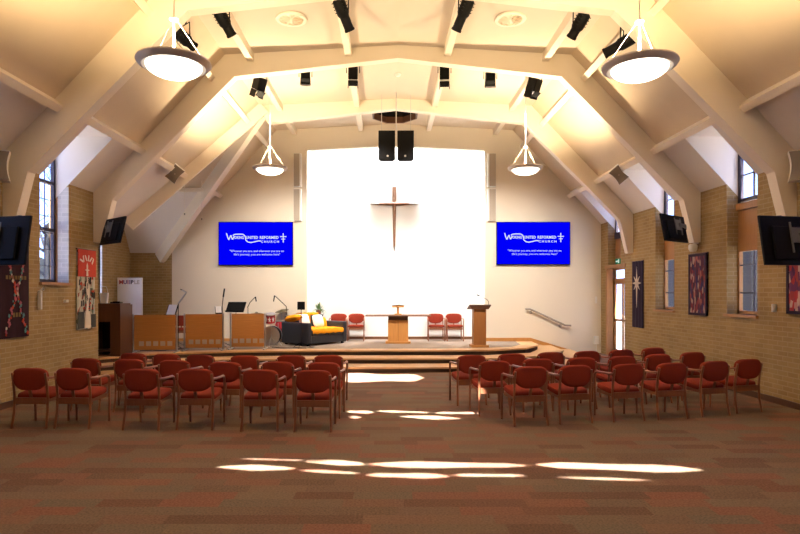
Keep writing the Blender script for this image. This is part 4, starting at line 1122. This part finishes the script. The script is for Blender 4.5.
# sofa
th = math.radians(50); nc = Vector((-2.13, 15.42, STZ)); W, D = 1.50, 1.10; AW = .15
ctr = nc + RZ(th) @ Vector((W / 2, D / 2, 0))
so = thing('sofa', 'black leather sofa with orange throw turned sideways on stage', 'sofa', ctr, th)
MB().box(-W / 2 + .02, W / 2 - .02, -D / 2 + .03, D / 2 - .02, .05, .27).build('base', 'leather', so, bevel=.02)
MB().box(-W / 2, -W / 2 + AW, -D / 2, D / 2, .04, .62).build('arm', 'leather', so, bevel=.035)
MB().box(W / 2 - AW, W / 2, -D / 2, D / 2, .04, .62).build('arm', 'leather', so, bevel=.035)
MB().box(-W / 2 + .1, W / 2 - .1, D / 2 - .24, D / 2, .05, .80).build('backrest', 'leather', so, bevel=.05)
for s in (-1, 1):
    a, b = sorted((s * .005, s * (W / 2 - AW - .005))); MB().box(a, b, -D / 2 + .0, D / 2 - .24, .27, .42).build('seat_cushion', 'leather', so, bevel=.03)
for sx in (-1, 1):
    for sy in (-1, 1): MB().box(sx * (W / 2 - .1) - .03, sx * (W / 2 - .1) + .03, sy * (D / 2 - .1) - .03, sy * (D / 2 - .1) + .03, 0, .05).build('foot', 'black', so)
# orange throw lying on it
tr = thing('throw_blanket', 'orange throw blanket draped over seat and back of black sofa', 'blanket', ctr + Vector((0, 0, .4)), th)
def drape(prof, x0, x1, n=14, wob=.012):
    t = .014; rows = []
    for i in range(n + 1):
        x = x0 + (x1 - x0) * i / n
        row = []
        for j, (y, z) in enumerate(prof):
            row.append(Vector((x + .01 * math.sin(j * 2.1), y + wob * math.sin(i * 1.9 + j), z + wob * math.sin(i * 2.3 + j * 1.3) + wob)))
        rows.append(row)
    m = MB(); np_ = len(prof); vs = [q for r in rows for q in r]; vs2 = [q + Vector((0, .008, -t)) for q in vs]; N_ = len(vs)
    fs = []
    for i in range(n):
        for j in range(np_ - 1):
            q = (i * np_ + j, i * np_ + j + 1, (i + 1) * np_ + j + 1, (i + 1) * np_ + j); fs.append(q); fs.append([k + N_ for k in q[::-1]])
    border = [i * np_ for i in range(n + 1)] + [n * np_ + j for j in range(1, np_)] + [i * np_ + np_ - 1 for i in range(n - 1, -1, -1)] + [j for j in range(np_ - 2, 0, -1)]
    for a_, b_ in zip(border, border[1:] + border[:1]): fs.append((a_, b_, b_ + N_, a_ + N_))
    m.add(vs + vs2, fs); return m
drape([(-D / 2 - .03, -.075), (-D / 2 - .025, -.02), (-D / 2 + .0, .035), (-.2, .045), (.0, .04), (D / 2 - .27, .045)], -W / 2 + AW + .01, W / 2 - AW - .01).build('seat_fold', 'orange', tr, smooth=True)
drape([(D / 2 - .275, .05), (D / 2 - .27, .25), (D / 2 - .262, .40), (D / 2 - .22, .425), (D / 2 - .1, .43)], -.16, .10).build('back_fold', 'orange', tr, smooth=True)
drape([(D / 2 - .25, .39), (D / 2 - .24, .43), (D / 2 - .12, .445), (D / 2 - .0, .43)], -.22, .44).build('top_fold', 'orange', tr, smooth=True)
def cushion(c, mt, w, h, t, m, label, name='cushion', grp='sofa cushions'):
    o = thing(name, label, 'cushion', c, group=grp)
    n = 12; rings = []
    out = []
    for k in range(32):
        a = 2 * PI * k / 32; c_, s_ = math.cos(a), math.sin(a); out.append((abs(c_) ** .45 * (1 if c_ >= 0 else -1), abs(s_) ** .45 * (1 if s_ >= 0 else -1)))
    for y, k_ in ((-.5, .2), (-.47, .5), (-.34, .8), (-.12, .97), (.0, 1.0), (.12, .97), (.34, .8), (.47, .5), (.5, .2)):
        rings.append([mt @ Vector((x * w / 2 * k_, y * t, z * h / 2 * k_)) for x, z in out])
    MB().layers(rings).build('cover', m, o, smooth=True)
    MB().tube([mt @ Vector((x * w / 2, 0, z * h / 2)) for x, z in out] + [mt @ Vector((out[0][0] * w / 2, 0, out[0][1] * h / 2))], .006, 6).build('piping', m, o)
    return o
R3 = RZ(th)
cushion(ctr + R3 @ Vector((-.28, .12, .66)), R3 @ RX(math.radians(-18)), .38, .36, .13, 'cream', 'cream cushion at the left end of the black sofa')
cushion(ctr + R3 @ Vector((.27, .14, .62)), R3 @ RX(math.radians(-18)), .40, .36, .13, 'cream', 'cream cushion in the middle of the black sofa')
cushion(ctr + R3 @ Vector((.50, .16, .55)), R3 @ RX(math.radians(-14)), .22, .34, .12, 'orange', 'orange cushion beside right arm of the black sofa')
cushion(ctr + R3 @ Vector((-.60, .20, .73)), R3 @ RX(math.radians(80)), .30, .52, .18, 'orange', 'orange folded cushion lying on left arm of sofa')
# plant
p = on_stage(318.8, 17.43); o = thing('plant_stand', 'narrow dark plant stand behind the black sofa', 'stand', p)
MB().box(-.13, .13, -.13, .13, .74, .78).build('top', 'mahog', o); 
for sx in (-1, 1):
    for sy in (-1, 1): MB().box(sx * .1 - .015, sx * .1 + .015, sy * .1 - .015, sy * .1 + .015, 0, .74).build('leg', 'mahog', o)
o = thing('potted_plant', 'spiky green plant in brown pot behind the orange-covered sofa', 'plant', p + Vector((0, 0, .781)))
MB().lathe([(.0, 0), (.06, 0), (.085, .13), (.078, .13), (.07, .12), (0, .12)], 20).build('pot', 'pot', o, smooth=True)
m = MB(); random.seed(11)
for k in range(110):
    a = random.uniform(0, 2 * PI); el = random.uniform(.2, 1.35); l = random.uniform(.20, .28); w_ = random.uniform(.016, .028)
    dirv = Vector((1.1 * math.cos(a) * math.cos(el), .5 * math.sin(a) * math.cos(el), math.sin(el))); side = Vector((-math.sin(a), math.cos(a), 0))
    pts = []
    for t in (0, .35, .7, 1):
        q = Vector((0, 0, .15)) + dirv * l * t + Vector((0, 0, -.16 * t * t * (1.5 - el)))
        pts.append((q, w_ * (1 - t * .9)))
    vs = []
    for q, ww in pts: vs += [q - side * ww, q + side * ww]
    m.add(vs, [(0, 1, 3, 2), (2, 3, 5, 4), (4, 5, 7, 6)])
m.build('foliage', 'leaf', o)
# loose cables on the stage floor
def cable(px_pts, d0, label, r=.010):
    pts = []
    for px, py in px_pts:
        d = (CZ - STZ - r) * F / (py - VY); pts.append(Vector(((px - VX) / F * d, d, STZ + r)))
    sm = []
    for i in range(len(pts) - 1):
        for t in range(4):
            q = pts[i].lerp(pts[i + 1], t / 4); q += Vector((.02 * math.sin(i * 3 + t * 1.7), .03 * math.sin(i * 2 + t * 1.1), 0)); q.z = STZ + r; sm.append(q)
    sm.append(pts[-1]); tag(MB().tube(sm, r, 6).build('stage_cable', 'cable'), label, 'cable')
cable([(176, 349.3), (180, 348.6), (187.5, 347.4), (198, 347.0), (210, 347.2), (217, 347.0)], 0, 'black cable looped on stage floor under the middle wooden screen')
cable([(272, 347.2), (284, 348), (296, 347.6), (306, 348), (314, 347)], 0, 'black cable lying along the stage edge before the sofa')
cable([(140, 350.6), (152, 350.2), (163, 350.5), (172, 349.2)], 0, 'black cable on stage floor beneath the left wooden screen')

# ------------------------------------------------------------------ outside the windows
def tree(loc, h, label, seed):
    random.seed(seed); o = thing('bare_tree', label, 'tree', loc)
    tk = MB(); br = MB()
    tk.tube([(0, 0, 0), (.05, .03, h * .3), (0, .1, h * .55)], .14, 8, .08)
    def grow(p, d, l, r, lev):
        q = p + d * l; mid = p + d * l * .5 + Vector((random.uniform(-.08, .08),) * 3)
        br.tube([p, mid, q], r, 5, r * .55)
        if lev:
            for k in range(3):
                nd = (d + Vector((random.uniform(-.8, .8), random.uniform(-.8, .8), random.uniform(-.3, .5)))).normalized()
                grow(p.lerp(q, random.uniform(.55, 1)), nd, l * .72, r * .55, lev - 1)
    for k in range(9):
        a = k * 2.4; grow(Vector((0, .05, h * random.uniform(.28, .55))), Vector((math.cos(a), math.sin(a), random.uniform(.4, 1))).normalized(), h * .24, .05, 3)
    tk.build('trunk', 'bark', o); br.build('branches', 'bark', o)
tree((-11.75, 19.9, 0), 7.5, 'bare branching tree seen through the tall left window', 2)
def blob(name, c, s, m, label, cat):
    mb = MB(); random.seed(9)
    bm = bmesh.new(); bmesh.ops.create_icosphere(bm, subdivisions=4, radius=1)
    for v in bm.verts: v.co *= 1 + random.uniform(-.10, .10)
    for v in bm.verts: v.co = Vector((v.co.x * s[0], v.co.y * s[1], max(v.co.z, -.5) * s[2]))
    me = bpy.data.meshes.new(name); bm.to_mesh(me); bm.free(); me.materials.append(M[m])
    o = bpy.data.objects.new(name, me); COL.objects.link(o); o.location = c; return tag(o, label, cat)
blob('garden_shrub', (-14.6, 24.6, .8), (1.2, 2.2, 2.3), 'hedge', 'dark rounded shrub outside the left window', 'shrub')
struct(MB().box(-40, XG - .4, -10, 50, -.25, -.15).build('ground_left', 'extground'))
struct(MB().box(WR + .4, 45, -10, 50, -.25, -.15).build('ground_right', 'extground'))
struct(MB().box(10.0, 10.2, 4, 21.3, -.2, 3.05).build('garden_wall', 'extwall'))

struct(MB().box(WR + .3, WR + 1.3, Y0, 15.0, 3.33, 3.41).build('trim_sun_block', 'beam'))  # added outside slab, keeps the sun off the lower right windows

# ------------------------------------------------------------------ lights
def light(name, kind, loc, energy, col, **kw):
    l = bpy.data.lights.new(name, kind); l.energy = energy; l.color = col
    for k_, v in kw.items(): setattr(l, k_, v)
    o = bpy.data.objects.new(name, l); COL.objects.link(o); o.location = loc; return o
def aim(o, tgt):
    o.rotation_euler = (Vector(tgt) - o.location).to_track_quat('-Z', 'Y').to_euler()
WARM = (1, .78, .49)
for i, p in enumerate(pl):
    c = p.location
    u = light('pendant_uplight', 'SPOT', c + Vector((0, 0, .10)), 820 if i < 2 else 560, (1, .74, .40) if i < 2 else WARM, shadow_soft_size=.12, spot_size=math.radians(162), spot_blend=.45)
    u.rotation_euler = (PI, 0, 0)
for o, b in fres:
    l = light('fresnel_beam', 'SPOT', b + Vector((0, .08, -.05)), 640, (1, .94, .86), spot_size=math.radians(62), spot_blend=.8, shadow_soft_size=.06)
    aim(l, (b.x * 1.15 + .1, 17.2, 1.9))
# daylight through the recess rooflight
a = light('recess_rooflight', 'AREA', (C0 + .03, (DBK + .2 + DREC) / 2, ZRT - .02), 1250, (.88, .94, 1), shape='RECTANGLE', size=5.2, size_y=.55)
a.rotation_euler = (0, 0, 0)
sun = light('sun', 'SUN', (0, 0, 20), 48, (1, .96, .93), angle=math.radians(.5))
sun.rotation_euler = SUN.to_track_quat('-Z', 'Y').to_euler()
w = bpy.data.worlds.new('sky'); SC.world = w; w.use_nodes = True
nt = w.node_tree; bg = nt.nodes['Background']
tc = nt.nodes.new('ShaderNodeTexCoord'); sp = nt.nodes.new('ShaderNodeSeparateXYZ'); cr_ = nt.nodes.new('ShaderNodeValToRGB')
nt.links.new(tc.outputs['Generated'], sp.inputs[0]); nt.links.new(sp.outputs['Z'], cr_.inputs['Fac'])
cr_.color_ramp.elements[0].color = (.34, .51, 1, 1); cr_.color_ramp.elements[1].color = (.16, .32, 1, 1); cr_.color_ramp.elements[1].position = .8
nt.links.new(cr_.outputs['Color'], bg.inputs['Color']); bg.inputs['Strength'].default_value = 3.8

# ------------------------------------------------------------------ camera
cam = bpy.data.cameras.new('camera'); co = bpy.data.objects.new('camera', cam); COL.objects.link(co)
co.location = (0, 0, CZ); co.rotation_euler = (PI / 2, 0, 0)
cam.sensor_width = 36; cam.lens = F / 800 * 36; cam.shift_x = (400 - VX) / 800; cam.shift_y = (VY - 267) / 800
SC.camera = co
SC.view_settings.view_transform = 'Standard'; SC.view_settings.look = 'None'; SC.view_settings.exposure = 0.16; SC.view_settings.gamma = 1
SC.view_settings.use_curve_mapping = False
